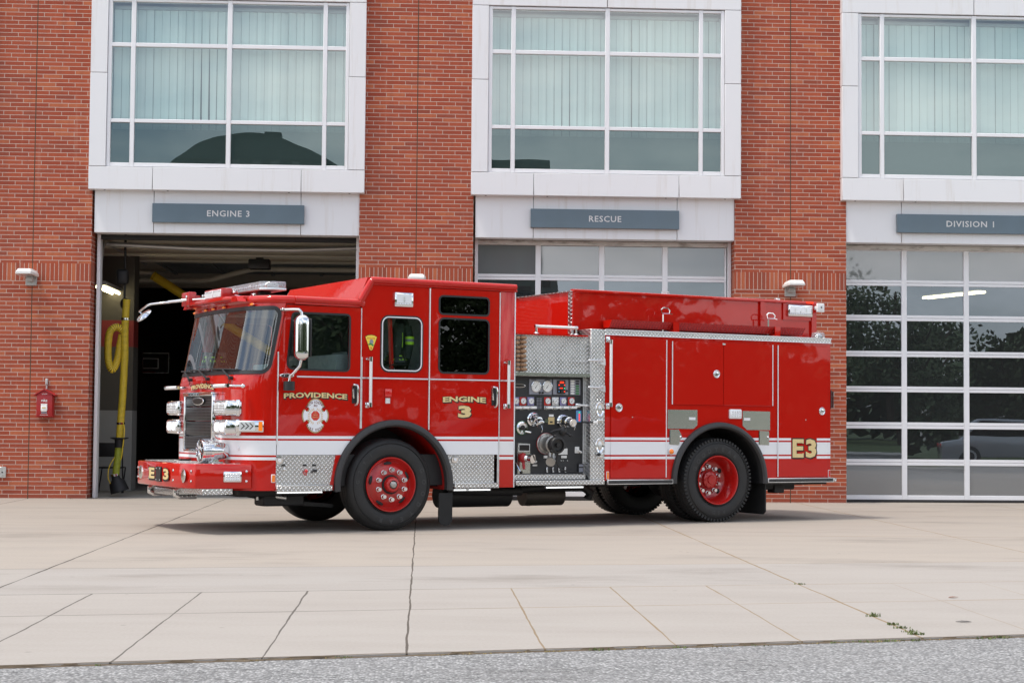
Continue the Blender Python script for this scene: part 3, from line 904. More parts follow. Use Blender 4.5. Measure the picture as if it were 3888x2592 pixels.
# painted column inside the bay: grey, red band, upper colour darkened for shade
m = M()
m.box(-6.2, -5.02, 3.2, 3.7, 0.0, 1.42, 0); m.box(-6.2, -5.02, 3.2, 3.7, 1.42, 2.55, 0, mi=1); m.box(-6.2, -5.02, 3.2, 3.7, 2.55, 3.02, 0, mi=2); m.box(-6.2, -5.02, 3.2, 3.7, 3.02, 5.2, 0, mi=1)
m.obj('painted_column', [MT['intgrey'], MT['colshade'], MT['intred']], st, smooth=0)
m = M()
for i in range(14): m.box(-4.6, 1.0, 19.5, 19.56, 0.05+0.2*i, 0.22+0.2*i, 0.01, 1)
m.obj('red_roller_shutter', MT['intred'], st)

def wall_lamp(x, z, label):
    t = thing('wall_lamp', label, 'wall lamp', (x, 0, z), 0, 'white wall lamps on the brick pillars')
    m = M()
    A = [(-0.105, 0.0), (0.105, 0.0), (0.142, -0.12), (0.142, -0.50), (0.115, -0.58), (-0.115, -0.58), (-0.142, -0.50), (-0.142, -0.12)]
    # shoebox housing tapering upward, tilted a little
    def ring(s_, zz): return [(p*s_, -0.02+(q+0.02), zz-0.02*q) for p, q in A]
    bot = ring(1.0, 0.0); mid = ring(0.99, 0.032); top = [(p*0.80, -0.06+0.82*(q+0.02), 0.082-0.02*q) for p, q in A]
    vs = bot+mid+top
    fs = [tuple(reversed(range(8))), tuple(range(16, 24))]
    for k in (0, 8):
        fs += [(k+i, k+(i+1) % 8, k+8+(i+1) % 8, k+8+i) for i in range(8)]
    m.add(vs, fs)
    m.obj('lamp_housing', MT['lampbody'], t, 25)
    m = M(); m.add([(p*0.8, -0.07+0.8*(q+0.02), -0.004-0.02*q) for p, q in A], [tuple(range(8))]); m.obj('lamp_lens', MT['clearlens'], t, smooth=0)
    m = M(); m.box(-0.088, 0.088, -0.035, -0.001, -0.135, 0.0, 0.006, 1); m.box(-0.05, 0.05, -0.16, -0.02, -0.075, -0.003, 0.01, 2)
    for a in (-0.07, 0.07): m.cyl((a, -0.036, -0.12), (a, -0.042, -0.12), 0.009, 8)
    m.obj('wall_bracket', MT['lampgrey'], t)
    return t
wall_lamp(-6.108, 3.508, 'white wall lamp on the brick pillar above the red fire alarm box')
wall_lamp(0.02, 3.50, 'white wall lamp on the middle brick pillar, mostly hidden by the cab roof')
wall_lamp(6.085, 3.478, 'white wall lamp on the brick pillar above the engine tail')

def sign(c, words_, tw, label):
    t = thing('bay_sign', label, 'sign', (c, 0, 4.562), 0, 'slate blue name signs over the bays')
    m = M(); m.box(-1.208, 1.208, -0.055, 0.024, -0.152, 0.152, 0.004, 1); m.obj('sign_board', MT['signblue'], t)
    m = M(); put_text(m, words_, tw, 0.099, lambda a, b, d: (a, d, b), -0.058, 0.012, 1.12)
    m.obj('sign_lettering', MT['signletter'], t, smooth=0)
sign(-3.008, 'ENGINE 3', 0.675, 'slate blue sign reading ENGINE 3 over the open garage bay')
sign(3.052, 'RESCUE', 0.525, 'slate blue sign reading RESCUE over the glazed door behind the engine')
sign(9.056, 'DIVISION 1', 0.79, 'slate blue sign reading DIVISION 1 cut off by the picture edge')

# fire alarm box
t = thing('fire_alarm_box', 'red gabled fire alarm box with white panel on the brick pillar', 'alarm box', (-5.83, 0, 1.30))
m = M(); m.box(-0.125, 0.125, -0.17, 0.0, 0.0, 0.34, 0.012, 2); m.box(-0.135, 0.135, -0.16, -0.001, -0.012, 0.012, 0.008, 2)
m.plate([[(-0.13, 0.335), (0.13, 0.335), (0.0, 0.41)]], -0.172, -0.001); bx = m.obj('box_case', MT['boxred'], t)
m = M()
m.prism([[(-0.165, 0.325), (0.0, 0.415), (0.165, 0.325), (0.165, 0.342), (0.0, 0.435), (-0.165, 0.342)]], lambda a, b, d: (a, d, b), -0.20, -0.0015); m.obj('gable_roof', MT['boxred'], t)
m = M(); m.plate([[(-0.05, 0.09), (-0.035, 0.075), (0.035, 0.075), (0.05, 0.09), (0.05, 0.165), (-0.05, 0.165)]], -0.192, -0.16, 0, 0.004); m.plate([[(-0.045, 0.158), (0.045, 0.158), (0.05, 0.20), (-0.05, 0.20)]], -0.19, -0.16)
m.box(-0.028, 0.028, -0.195, -0.19, 0.125, 0.146, 0, mi=1); m.box(-0.045, 0.045, -0.174, -0.168, 0.045, 0.068, 0, mi=2)
m.obj('pull_cover', [MT['cleanwhite'], MT['tanplate'], MT['greyplate']], t)
m = M(); TF = lambda a, b, d: (a, d, b+0.245)
put_text(m, 'FIRE', 0.095, 0.032, TF, -0.1735, 0.03); m.obj('box_lettering', MT['cleanwhite'], t, smooth=0); m = M(); put_text(m, 'FOR', 0.028, 0.009, lambda a, b, d: (a, d, b+0.275), -0.1735, 0.02)
put_text(m, 'FIRE ALARM', 0.082, 0.016, lambda a, b, d: (a, d, b+0.352), -0.1735, 0.02); m.obj('box_lettering', MT['cleanwhite'], t, smooth=0); m = M(); put_text(m, 'PULL DOWN HOOK', 0.125, 0.013, lambda a, b, d: (a, d, b+0.022), -0.1745, 0.02)
m.obj('box_lettering', MT['cleanwhite'], t, smooth=0)
m = M(); m.box(-0.02, 0.02, -0.05, -0.001, 0.50, 0.60, 0.012, 3); m.cyl((0, -0.025, 0.42), (0, -0.025, 0.51), 0.012, 10); m.obj('conduit_fitting', MT['lampgrey'], t)
t = tag(M().box(-6.60, -6.437, -0.035, -0.001, 0.325, 0.50, 0.004, 1).cyl((-6.493, -0.034, 0.412), (-6.493, -0.04, 0.412), 0.013, 12, mi=1).obj('outlet_plate', [MT['steel'], MT['black']]), 'square grey metal outlet plate low on the left brick pillar', 'outlet plate')

# ---- things inside the bay
def ribbed(m, path, r):
    P = [Vector(p) for p in path]
    pts = []; acc = 0.0
    for i in range(len(P)-1):
        seg = (P[i+1]-P[i]).length; k = max(1, int(seg/0.0055))
        for j in range(k): pts.append(P[i].lerp(P[i+1], j/k))
    pts.append(P[-1])
    m.tube(pts, r, 12, rfn=lambda i: r*(1.0 if i % 3 else 0.93), mfn=lambda i: 1 if i % 3 == 2 else 0)
def bez(p, k=14):
    """catmull-rom through p"""
    P = [Vector(q) for q in p]; out_ = []
    for i in range(len(P)-1):
        a = P[max(i-1, 0)]; b = P[i]; c_ = P[i+1]; d = P[min(i+2, len(P)-1)]
        for j in range(k):
            t_ = j/k
            out_.append(0.5*((2*b)+(c_-a)*t_+(2*a-5*b+4*c_-d)*t_*t_+(3*b-a-3*c_+d)*t_**3))
    out_.append(P[-1]); return out_
t = thing('exhaust_hose', 'yellow ribbed exhaust extraction hose hanging beside the bay entrance', 'hose', (-4.79, 1.0, 0))
m = M()
ribbed(m, bez([(0.015, 0, 3.24), (0.0, 0, 2.9), (-0.005, 0, 2.62), (0.0, 0, 2.3), (-0.02, 0, 1.7), (-0.04, 0, 1.3), (-0.06, 0, 0.95)]), 0.062)
m.obj('long_hose', [MT['hoseyellow'], MT['hoseblack']], t)
m = M(); ribbed(m, bez([(-0.03, 0.02, 2.72), (-0.13, -0.02, 2.78), (-0.235, -0.06, 2.70), (-0.265, -0.06, 2.45), (-0.25, -0.06, 2.20), (-0.19, -0.05, 2.08), (-0.125, 0.0, 2.22), (-0.085, 0.04, 2.5), (-0.06, 0.06, 2.66)]), 0.062)
m.obj('hose_loop', [MT['hoseyellow'], MT['hoseblack']], t)
m = M(); ribbed(m, bez([(-0.07, 0, 0.83), (-0.085, 0, 0.6), (-0.11, 0, 0.36)]), 0.06); m.obj('lower_hose', [MT['hoselime'], MT['hoseblack']], t)
m = M(); m.lathe([(0, 0), (0.075, 0), (0.08, 0.13), (0.15, 0.15), (0.15, 0.165), (0, 0.165)], (-0.06, 0, 0.80), (0, 0, 1), 20)
m.obj('hose_connector', MT['chassis'], t); m = M(); m.lathe([(0.06, 0.13), (0.07, 0.06), (0.13, 0.0), (0.155, -0.16), (0.148, -0.165), (0.12, -0.02), (0, 0.0)], (-0.085, 0, 0.23), (-0.32, 0, 1), 24)
m.obj('rubber_nozzle', MT['chassis'], t)
m = M(); m.ball((-0.02, 0.05, 3.17), 0.08, 0.08, 0.10); m.box(-0.17, 0.03, -0.03, 0.13, 3.49, 3.75, 0.06, 3); m.cyl((-0.03, 0.05, 3.2), (-0.03, 0.05, 4.4), 0.02, 8); m.obj('hose_balancer', MT['chassis'], t)
for (q, a) in (((-0.12, 0, 0.33), (-0.2, 0, 1)), ((0.0, 0, 2.9), (0, 0, 1)), ((-0.045, 0, 1.18), (0, 0, 1))): M().lathe([(0.064, 0), (0.069, 0.0), (0.069, 0.033), (0.064, 0.033)], q, a, 16).obj('hose_clamp', MT['chrome'], t)

m = M(); m.tube(bez([(-0.03, -0.02, 1.25), (0.03, -0.07, 1.1), (0.0, -0.08, 0.7), (-0.02, -0.08, 0.6)]), 0.008, 6); m.tube(bez([(-0.1, -0.02, 0.68), (-0.2, -0.06, 0.5), (-0.22, -0.06, 0.3), (-0.14, -0.05, 0.14)]), 0.007, 6)
m.obj('air_line', MT['hoseyellow'], t)
t = thing('exhaust_hose', 'yellow exhaust hose slanting down from the ceiling deep in the bay', 'hose', (-4.95, 5.0, 3.955))
m = M(); ribbed(m, bez([(0.0, 0, 0.0), (0.28, 0.02, -0.175), (0.55, 0.05, -0.35), (1.2, 0.1, -0.78), (2.2, 0.2, -1.4)]), 0.085); m.lathe([(0.075, 0), (0.088, 0.0), (0.088, 0.03), (0.075, 0.03)], (-0.01, 0, 0.008), (-0.85, 0, 0.53), 20); m.obj('hose_body', [MT['hoseyellow'], MT['hoseyellow']], t)
t = thing('ceiling_light', 'lit twin tube ceiling light just inside the open bay', 'ceiling light', (-5.35, 2.6, 3.50))
m = M(); m.box(-0.1, 0.1, -0.9, 0.9, 0.03, 0.1, 0.01, 1); m.obj('light_tray', MT['intgrey'], t)
for a in (-0.06, 0.06):
    m = M(); m.cyl((a, -0.86, 0.0), (a, 0.86, 0.0), 0.022, 10); m.obj('light_tube', MT['tubelit'], t)
t = thing('ceiling_light', 'lit tube light seen through the Division 1 door glass', 'ceiling light', (10.2, 4.5, 3.75), R(20))
m = M(); m.box(-0.1, 0.1, -0.9, 0.9, 0.03, 0.1, 0.01, 1); m.obj('light_tray', MT['intgrey'], t)
for a in (-0.06, 0.06):
    m = M(); m.cyl((a, -0.86, 0.0), (a, 0.86, 0.0), 0.022, 10); m.obj('light_tube', MT['tubelit'], t)
t = thing('folding_chair', 'black folding chair standing in the shade inside the bay', 'chair', (-5.22, 2.2, 0))
m = M(); m.box(-0.21, 0.21, -0.015, 0.015, 0.62, 0.86, 0.012, 2); m.obj('backrest', MT['chassis'], t)
m = M(); m.box(-0.2, 0.2, 0.02, 0.42, 0.42, 0.445, 0.012, 2); m.obj('seat', MT['chassis'], t)
for s in (-0.21, 0.21):
    m = M(); m.tube([(s, -0.02, 0.86), (s, 0.05, 0.45), (s, 0.16, 0.0)], 0.012, 6); m.obj('leg', MT['chassis'], t)
    m = M(); m.tube([(s*0.95, 0.42, 0.43), (s*0.95, 0.1, 0.0)], 0.012, 6); m.obj('leg', MT['chassis'], t)
t = thing('basketball_hoop', 'clear basketball backboard with white outline far back in the bay', 'basketball hoop', (-6.42, 14.0, 2.62))
m = M(); m.box(-0.45, 0.45, 0, 0.02, -0.25, 0.25); m.obj('backboard', MT['shadewall'], t)
m = M()
for (a, b, c_, d) in ((-.45, .45, -.25, -.225), (-.45, .45, .225, .25), (-.45, -.425, -.225, .225), (.425, .45, -.225, .225), (-.2, .2, -.14, -.115), (-.2, .2, .09, .115), (-.2, -.175, -.115, .09), (.175, .2, -.115, .09)): m.box(a, b, -0.01, -0.001, c_, d)
m.obj('backboard_lines', MT['cleanwhite'], t)
m = M(); m.tube([(0.16*math.cos(a), -0.2+0.16*math.sin(a), -0.22) for a in [2*math.pi*i/18 for i in range(18)]], 0.012, 6, closed=True); m.obj('hoop_rim', MT['intred'], t)
def carton(x, y, s, h, label):
    m = M(); m.box(x-s, x+s, y-s*.8, y+s*.8, 0, h, 0.006, 1)
    m.quad((x-s, y-s*.8, h), (x-s, y+s*.8, h), (x-s*1.4, y+s*.8, h+s*.5), (x-s*1.4, y-s*.8, h+s*.5)); m.box(x-0.03, x+0.03, y-s*.8-.002, y-s*.8+.01, 0.02, h-.01, 0)
    tag(m.obj('cardboard_box', MT['cardboard'], smooth=0), label, 'box', 'cardboard boxes stored in the bay')
carton(-4.55, 9.0, 0.34, 0.62, 'open brown cardboard box on the garage floor behind the bumper')
carton(-3.9, 9.4, 0.25, 0.42, 'smaller cardboard box beside the open box in the bay')

# ------------------------------------------------------------------ fire engine (x to its tail, y away from the driver's side, z up)
ft = thing('fire_engine', 'long red fire engine with white stripe parked across the driveway', 'fire engine', (-0.215, -7.6345, 0.0))
ft.rotation_euler = (0, 0.001, 0.4609)
W_ = 2.44
SX = lambda a, b, d: (a, d, b)                     # side lettering: x, z on plane y=d
AC, AR = (0.027, 0.525), 0.750                     # front arch
BC, BR = (4.668, 0.535), 0.752                     # rear arch
def arch_pts(c, r, xa, xb, n=14):
    """points on an arch from xa to xb along its upper half"""
    a0 = math.degrees(math.acos(max(-1, min(1, (xa-c[0])/r)))); a1 = math.degrees(math.acos(max(-1, min(1, (xb-c[0])/r))))
    return arc(c[0], c[1], r, a0, a1, n)
def arch_x(c, r, z, s): return c[0]+s*math.sqrt(max(0, r*r-(z-c[1])**2))

# --- nose: plan profile swept upward and leaning back from the windshield base
NR = 0.41
def nose_base(n_arc=40, n_front=60):
    P = [(-1.432, 0.0)]
    for i in range(n_arc+1):
        a = R(90*i/n_arc); P.append((-1.45-NR*math.sin(a), NR-NR*math.cos(a)))
    for i in range(1, n_front):
        y = NR+(W_-2*NR)*i/n_front
        P.append((-1.86-0.015*math.sin(math.pi*i/n_front), y))
    for i in range(n_arc+1):
        a = R(90-90*i/n_arc); P.append((-1.45-NR*math.sin(a), W_-NR+NR*math.cos(a)))
    P.append((-1.432, W_))
    return P
NB = nose_base()
NS = [0.0]
for i in range(1, len(NB)): NS.append(NS[-1]+math.hypot(NB[i][0]-NB[i-1][0], NB[i][1]-NB[i-1][1]))
NL = NS[-1]
def nose_at(s):
    s = min(max(s, 0), NL)
    for i in range(1, len(NS)):
        if s <= NS[i]+1e-9:
            t_ = (s-NS[i-1])/(NS[i]-NS[i-1]); a, b = NB[i-1], NB[i]
            return (a[0]+(b[0]-a[0])*t_, a[1]+(b[1]-a[1])*t_)
def nose_pt(s, z, o=0.0):
    x, y = nose_at(s)
    e = 0.006; a = nose_at(s-e); b = nose_at(s+e)
    tx, ty = b[0]-a[0], b[1]-a[1]; l_ = math.hypot(tx, ty)
    nx, ny_ = -ty/l_, tx/l_
    edge = -1.432 if z < 2.03 else -1.432+0.175*(z-2.03)
    sh = max(0, z-1.76)*0.19
    q = min(1.0, abs(y-W_/2)/(W_/2)); k = min(1.0, max(0.0, (z-1.68)/0.14)); sh += 0.075*q*q*(1-q**6)*k*k*(3-2*k)
    wgt = min(1.0, max(0.0, (-1.432-x)/0.085))
    xs = edge+(x+1.432)+(sh-(edge+1.432))*wgt
    return (xs+nx*o, y+ny_*o, z)
zsn = [0.48, 0.60, 0.75, 0.82, 0.90, 1.0, 1.1, 1.25, 1.4, 1.55, 1.68, 1.76]+[1.76+0.0255*i for i in range(1, 34)]
zsn = [z for z in zsn if z < 2.59]+[2.60]
ns = 150
ws0, ws1, wz0, wz1, wr = 0.112, NL-0.112, 1.800, 2.525, 0.10
def in_ws(s, z):
    if not (ws0 < s < ws1 and wz0 < z < wz1): return False
    cx = min(max(s, ws0+wr), ws1-wr); cz = min(max(z, wz0+wr), wz1-wr)
    return math.hypot(s-cx, z-cz) <= wr
grid = [[nose_pt(NL*i/ns, z) for i in range(ns+1)] for z in zsn]
skin = M(); glz = M()
vs = [p for r_ in grid for p in r_]
fa, fb = [], []
for j in range(len(zsn)-1):
    for i in range(ns):
        q = (j*(ns+1)+i+1, j*(ns+1)+i, (j+1)*(ns+1)+i, (j+1)*(ns+1)+i+1)
        (fb if in_ws(NL*(i+0.5)/ns, (zsn[j]+zsn[j+1])/2) else fa).append(q)
skin.add(vs, fa)
# slimmer vertex list for the glass
used = sorted({i for f in fb for i in f}); mp_ = {v: k for k, v in enumerate(used)}
glz.add([vs[i] for i in used], [tuple(mp_[i] for i in f) for f in fb])
cab = skin
# roof of the cab: front flat part following the nose, raised rear part
prof = [nose_pt(NL*i/90, 2.60, 0.022)[:2] for i in range(91)]
cab.slab([prof+[(-0.36, W_+0.022), (-0.36, -0.022)]], 2.572, 2.668, 0, 0.040, 3)
cab.prism([[(-0.47, 2.575), (-0.435, 2.662), (-0.325, 2.925), (1.615, 2.925), (1.615, 2.60)]], lambda a, b, d: (a, d, b), 0.03, W_-0.03)
# near and far sides with door gaps, rear wall, floor
mid = [(-0.408, 2.60), (-0.250, 2.872), (0.459, 2.872)]+list(reversed(arch_pts(AC, AR, -0.408, 0.459)))
wn2 = rrect(-0.150, 0.362, 1.850, 2.475, 0.085)
cab.plate([mid, wn2], 0.0, 0.03)
cab.plate([[(1.413, 0.486), (1.622, 0.486), (1.622, 2.872), (1.413, 2.872)]], 0.0, 0.03, 0, 0.004)
far = [(-1.43, 0.878), (arch_x(AC, AR, 0.878, -1), 0.878)]+arch_pts(AC, AR, arch_x(AC, AR, 0.878, -1), arch_x(AC, AR, 0.878, 1), 20)+[(1.4, 0.878), (1.4, 0.486), (1.622, 0.486), (1.622, 2.872), (-0.25, 2.872), (-0.41, 2.6), (-1.335, 2.6), (-1.43, 2.03)]
fw1 = rpoly([(-1.30, 1.85), (-0.56, 1.84), (-0.56, 2.47), (-1.25, 2.47)], 0.07)
cab.plate([far, fw1], W_-0.03, W_)
cab.box(1.590, 1.619, 0.031, W_-0.031, 0.49, 2.87)
cab_o = cab.obj('cab', MT['redstripe'], ft, 32)
# drip rail: rounded gutter along the roof edge
m = M()
for s, yy in ((-1, -0.004), (1, W_+0.004)):
    path = [(-1.24, yy, 2.628), (-0.445, yy, 2.622), (-0.285, yy, 2.893), (1.625, yy, 2.893)]
    pts = []
    for i in range(3):
        a = Vector(path[i]); b = Vector(path[i+1]); k = 12
        pts += [a.lerp(b, j/k) for j in range(k)]
    pts.append(Vector(path[-1]))
    m.tube(pts, 0.038, 10)
    pts2 = [p+Vector((0.012 if i > 12 else 0, s*0.004, -0.043)) for i, p in enumerate(pts)]
    m.tube(pts2, 0.014, 6)
m.obj('drip_rail', MT['red'], cab_o, 60)
glz.obj('windshield', MT['cabglass'], cab_o, 60)
# rubber seal around the windshield
def ribbon(outl, wd, fn, m, lift=0.004):
    k = len(outl); A = []; B = []
    for i in range(k):
        p = Vector(outl[i]); d = (Vector(outl[(i+1) % k])-Vector(outl[i-1])).normalized(); nn = Vector((-d.y, d.x))
        A.append(p+nn*wd); B.append(p-nn*wd)
    vs = []
    for i in range(k):
        vs += [fn(A[i].x, A[i].y, 0.0), fn(A[i].x, A[i].y, lift), fn(B[i].x, B[i].y, lift), fn(B[i].x, B[i].y, 0.0)]
    fs = []
    for i in range(k):
        j = (i+1) % k
        for q in range(3): fs.append((i*4+q, j*4+q, j*4+q+1, i*4+q+1))
    m.add(vs, fs)
def dense(outl, step):
    o_ = []
    for i in range(len(outl)):
        a = Vector(outl[i]); b = Vector(outl[(i+1) % len(outl)]); k = max(1, int((b-a).length/step))
        o_ += [tuple(a.lerp(b, j/k)) for j in range(k)]
    return o_
m = M(); ribbon(dense(rrect(ws0, ws1, wz0, wz1, wr, 8), 0.03), 0.022, lambda a, b, o: nose_pt(a, b, o), m, 0.010)
m.obj('windshield_seal', MT['black'], cab_o, 60)
# wipers
for yy, up_ in ((1.62, 0.30), (1.00, 0.30), (0.33, 0.26)):
    m = M()
    s_of = lambda y: next(NS[i] for i in range(len(NS)) if NB[i][1] >= y)
    s0 = s_of(yy); a = nose_pt(s0, 1.735, 0.03); b = nose_pt(s0+0.12, 1.79, 0.05); c = nose_pt(s0+up_, 1.838, 0.035)
    m.cyl(nose_pt(s0, 1.735, 0.0), nose_pt(s0, 1.735, 0.045), 0.02, 10)
    m.tube([a, b, c], 0.011, 6)
    m.tube([nose_pt(s0+up_-0.34+0.05*i, 1.828+0.0016*i, 0.03) for i in range(15)], 0.010, 6)
    m.tube([nose_pt(s0+0.01, 1.73, 0.02), nose_pt(s0+0.01, 1.68, 0.03), nose_pt(s0-0.02, 1.655, 0.01)], 0.004, 5)
    m.obj('wiper', MT['chassis'], cab_o)

# --- doors
def cab_door(name, outl, wins, tints, bevel=0.0):
    m = M(); m.plate([outl]+[w_[0] for w_ in wins], -0.004, 0.028)
    d = m.obj(name, MT['redstripe'], ft, 30)
    for (hole, seal), tm in zip(wins, tints):
        g_ = M(); g_.prism([hole], SX, 0.016, 0.019); g_.obj('door_window', MT[tm], d, 0)
        s_ = M(); ribbon(dense(hole, 0.05), 0.011, lambda a, b, o: (a, -0.004-o, b), s_, 0.006); s_.obj('window_seal', MT['black'], d, 60)
    return d
w1 = rpoly([(-1.322, 1.842), (-0.556, 1.832), (-0.556, 2.478), (-1.262, 2.478)], [0.09, 0.06, 0.05, 0.05])
d1o = [(-1.425, 0.879), (arch_x(AC, AR, 0.879, -1), 0.879)]+arch_pts(AC, AR, arch_x(AC, AR, 0.879, -1), -0.416, 10)+[(-0.416, 2.562), (-1.331, 2.562), (-1.425, 2.03)]
door1 = cab_door('front_door', d1o, [(w1, None)], ['sideglass'])
w3 = rrect(0.592, 1.258, 1.842, 2.484, 0.06); w4 = rrect(0.590, 1.256, 2.534, 2.748, 0.05)
d2o = arch_pts(AC, AR, 0.467, arch_x(AC, AR, 0.879, 1), 10)+[(arch_x(AC, AR, 0.879, 1), 0.879), (1.402, 0.879), (1.402, 2.832), (0.467, 2.832)]
door2 = cab_door('crew_door', d2o, [(w3, None), (w4, None)], ['tintglass', 'tintglass'])
# fixed window between the doors: bright inner trim
m = M(); m.prism([wn2], SX, 0.014, 0.017); m.obj('jump_seat_window', MT['sideglass'], cab_o, 0)
m = M(); ribbon(dense(wn2, 0.04), 0.020, lambda a, b, o: (a, -o, b), m, 0.006); m.obj('jump_seat_window_seal', MT['black'], cab_o, 60)
m = M(); ribbon(dense(rrect(-0.147, 0.359, 1.853, 2.472, 0.082), 0.04), 0.0065, lambda a, b, o: (a, -0.006-o, b), m, 0.004); m.obj('jump_seat_window_trim', MT['frame'], cab_o, 60)
# hinges and edge strips
m = M(); m.tube([(-1.428, -0.010, 0.995), (-1.428, -0.010, 2.03)], 0.009, 8); m.obj('door_hinge', MT['alu'], door1)
m = M(); m.box(-0.418, -0.408, -0.010, 0.0, 1.18, 2.56); m.box(-0.412, -0.392, -0.006, 0.0, 1.18, 2.0); m.obj('door_edge_trim', MT['alu'], door1)
m = M(); m.tube([(0.463, -0.010, 1.17), (0.463, -0.010, 2.83)], 0.009, 8); m.obj('door_hinge', MT['alu'], door2)
m = M(); m.box(1.400, 1.412, -0.010, 0.0, 0.545, 2.82); m.box(1.385, 1.398, -0.0075, 0.0, 0.545, 0.88); m.obj('door_edge_trim', MT['alu'], door2)
m = M(); m.box(1.612, 1.627, -0.006, 0.02, 0.486, 2.90, 0.003, 1); m.obj('cab_corner_trim', MT['frame'], cab_o)
# bright belt moulding
m = M()
for a, b in ((-1.20, -0.420), (-0.404, 0.452), (0.474, 1.398), (1.416, 1.616)):
    za = 1.757+0.0025*(a+1.2); zb = 1.757+0.0025*(b+1.2)
    m.tube([(a, -0.006, za), (b, -0.006, zb)], 0.0105, 8)
m.obj('belt_moulding', MT['alu'], cab_o)
# handles
def pull(parent, x0, z0, z1):
    m = M()
    m.box(x0, x0+0.082, -0.012, -0.004, z0+0.03, z1-0.02, 0.02, 3); m.obj('handle_recess', MT['black'], parent)
    m = M(); m.tube([(x0+0.015, -0.02, z1-0.005), (x0+0.055, -0.04, z1-0.012), (x0+0.06, -0.045, z1-0.04), (x0+0.06, -0.045, z0+0.05), (x0+0.055, -0.03, z0+0.02), (x0+0.045, -0.004, z0+0.01)], 0.012, 8)
    m.tube([(x0+0.012, -0.02, z1-0.02), (x0+0.012, -0.022, z1-0.12), (x0+0.02, -0.015, z1-0.16)], 0.010, 6); m.obj('door_handle', MT['chrome'], parent)
pull(door1, -0.522, 1.435, 1.685); pull(door2, 1.300, 1.435, 1.690)
def grab(parent, x, z0, z1):
    m = M(); m.tube([(x, -0.075, z0+0.045), (x, -0.075, z1-0.045)], 0.018, 12); m.obj('grab_rail', MT['whiteplastic'], parent)
    m = M()
    for z in (z0, z1):
        m = M(); s = 1 if z == z0 else -1
        m.cyl((x, -0.075, z), (x, -0.075, z+s*0.05), 0.021, 12); m.cyl((x-0.01, 0, z+s*0.012), (x, -0.07, z+s*0.012), 0.014, 10); m.box(x-0.035, x+0.008, -0.012, -0.001, z-0.02+s*.012, z+0.035*s+0.02, 0.006, 2)
        m.obj('rail_bracket', MT['chrome'], parent)
grab(cab_o, -0.318, 1.425, 2.0); grab(cab_o, 1.498, 1.432, 2.004)
# scene light on the cab side
def scene_light(parent, x0, x1, z0, z1, y, halves=1):
    m = M(); m.box(x0, x1, y-0.035, y, z0, z1, 0.012, 2); m.obj('light_bezel', MT['chrome'], parent)
    m = M(); k = (x1-x0-0.04)/halves
    for h in range(halves):
        a = x0+0.02+h*k
        m.box(a+.004, a+k-.004, y-0.039, y-0.034, z0+0.045, z1-0.022, 0.002, 1)
        n_ = 6 if halves == 1 else 6
        for i in range(n_): m.ball((a+k*(i+.5)/n_, y-0.036, z0+0.032), k/n_*0.42, 0.006, 0.011, 1, 8, 6)
        m.box(a+k*.45, a+k*.55, y-0.041, y-0.038, z0+0.06, z1-0.05, 0, mi=2)
    m.obj('light_lens', [MT['ledwhite'], MT['chrome'], MT['steel']], parent)
scene_light(cab_o, -0.006, 0.235, 2.594, 2.763, -0.001)
# small red marker light and its label below, orange and round lights
m = M(); m.box(-0.108, -0.022, -0.022, -0.001, 1.545, 1.640, 0.018, 3); m.obj('side_marker_lamp', MT['redlens'], cab_o)
m = M(); m.box(-0.096, -0.036, -0.004, -0.001, 1.470, 1.532); m.ball((-0.066, -0.004, 1.517), 0.024, 0.004, 0.010, 1, 10, 6); m.ball((-0.066, -0.004, 1.486), 0.024, 0.004, 0.010, 1, 10, 6); m.obj('marker_label', [MT['alu'], MT['cleanwhite']], cab_o)
m = M(); m.box(-1.486, -1.440, -0.012, 0.02, 0.570, 0.662, 0.004, 1, mi=1); m.box(-1.480, -1.446, -0.015, -0.011, 0.578, 0.654); m.obj('side_reflector', [MT['amber'], MT['frame']], cab_o)
# gold lettering and emblem
def gold(parent, body, cx, cz, w, h, y, bold=0.03, arch=0.0, name='gold_lettering', sp=1.0, pad=0.006, sh=0.010):
    m = M(); wp = (lambda a, b: (a, b+arch*(1-(2*a/w)**2)-arch*0.5)) if arch else None
    put_text(m, body, w, h, lambda a, b, d: (cx+a+sh, d, cz+b-sh*1.2), y+0.0005, bold+0.02, sp, 0, wp, pad*0.5)
    put_text(m, body, w, h, lambda a, b, d: (cx+a, d, cz+b), y, bold+0.02, sp, 0, wp, pad)
    put_text(m, body, w, h, lambda a, b, d: (cx+a, d, cz+b), y-0.0012, bold, sp, 1, wp)
    return m.obj(name, [MT['ink'], MT['goldleaf']], parent, 0)
gold(door1, 'PROVIDENCE', -0.966, 1.545, 0.772, 0.060, -0.0052, 0.035, 0.014)
gold(door2, 'ENGINE', 0.937, 1.530, 0.575, 0.064, -0.0052, 0.04, 0.010)
gold(door2, '3', 0.940, 1.386, 0.175, 0.142, -0.0052, 0.055)
def emblem_outline(s, o=0.0):
    """cross-shaped badge with four round notches"""
    P = []
    q = []
    for i in range(9):                       # right lobe upper half .. built for one quadrant
        a = R(0+32*i/8); q.append((1.0*math.cos(a)*0.505, math.sin(a)*0.43))
    nx_, nz_, nr = 0.332, 0.238, 0.088
    for i in range(11):
        a = R(-10-(250)*i/10+0); q.append((nx_+nr*math.cos(a), nz_+nr*math.sin(a)))
    for i in range(9):
        t_ = i/8; a = R(29.4+60.6*t_); q.append((0.388*math.cos(a), 0.02+0.59*math.sin(a)))
    quad = q
    full = quad+[(-x, z) for x, z in reversed(quad)][1:]+[(-x, -z) for x, z in quad][1:]+[(x, -z) for x, z in reversed(quad)][1:-1]
    out_ = []
    for x, z in full:
        l_ = math.hypot(x, z); out_.append(((x+o*x/l_)*s, (z+o*z/l_)*s))
    return out_
EC = (-0.968, 1.320)
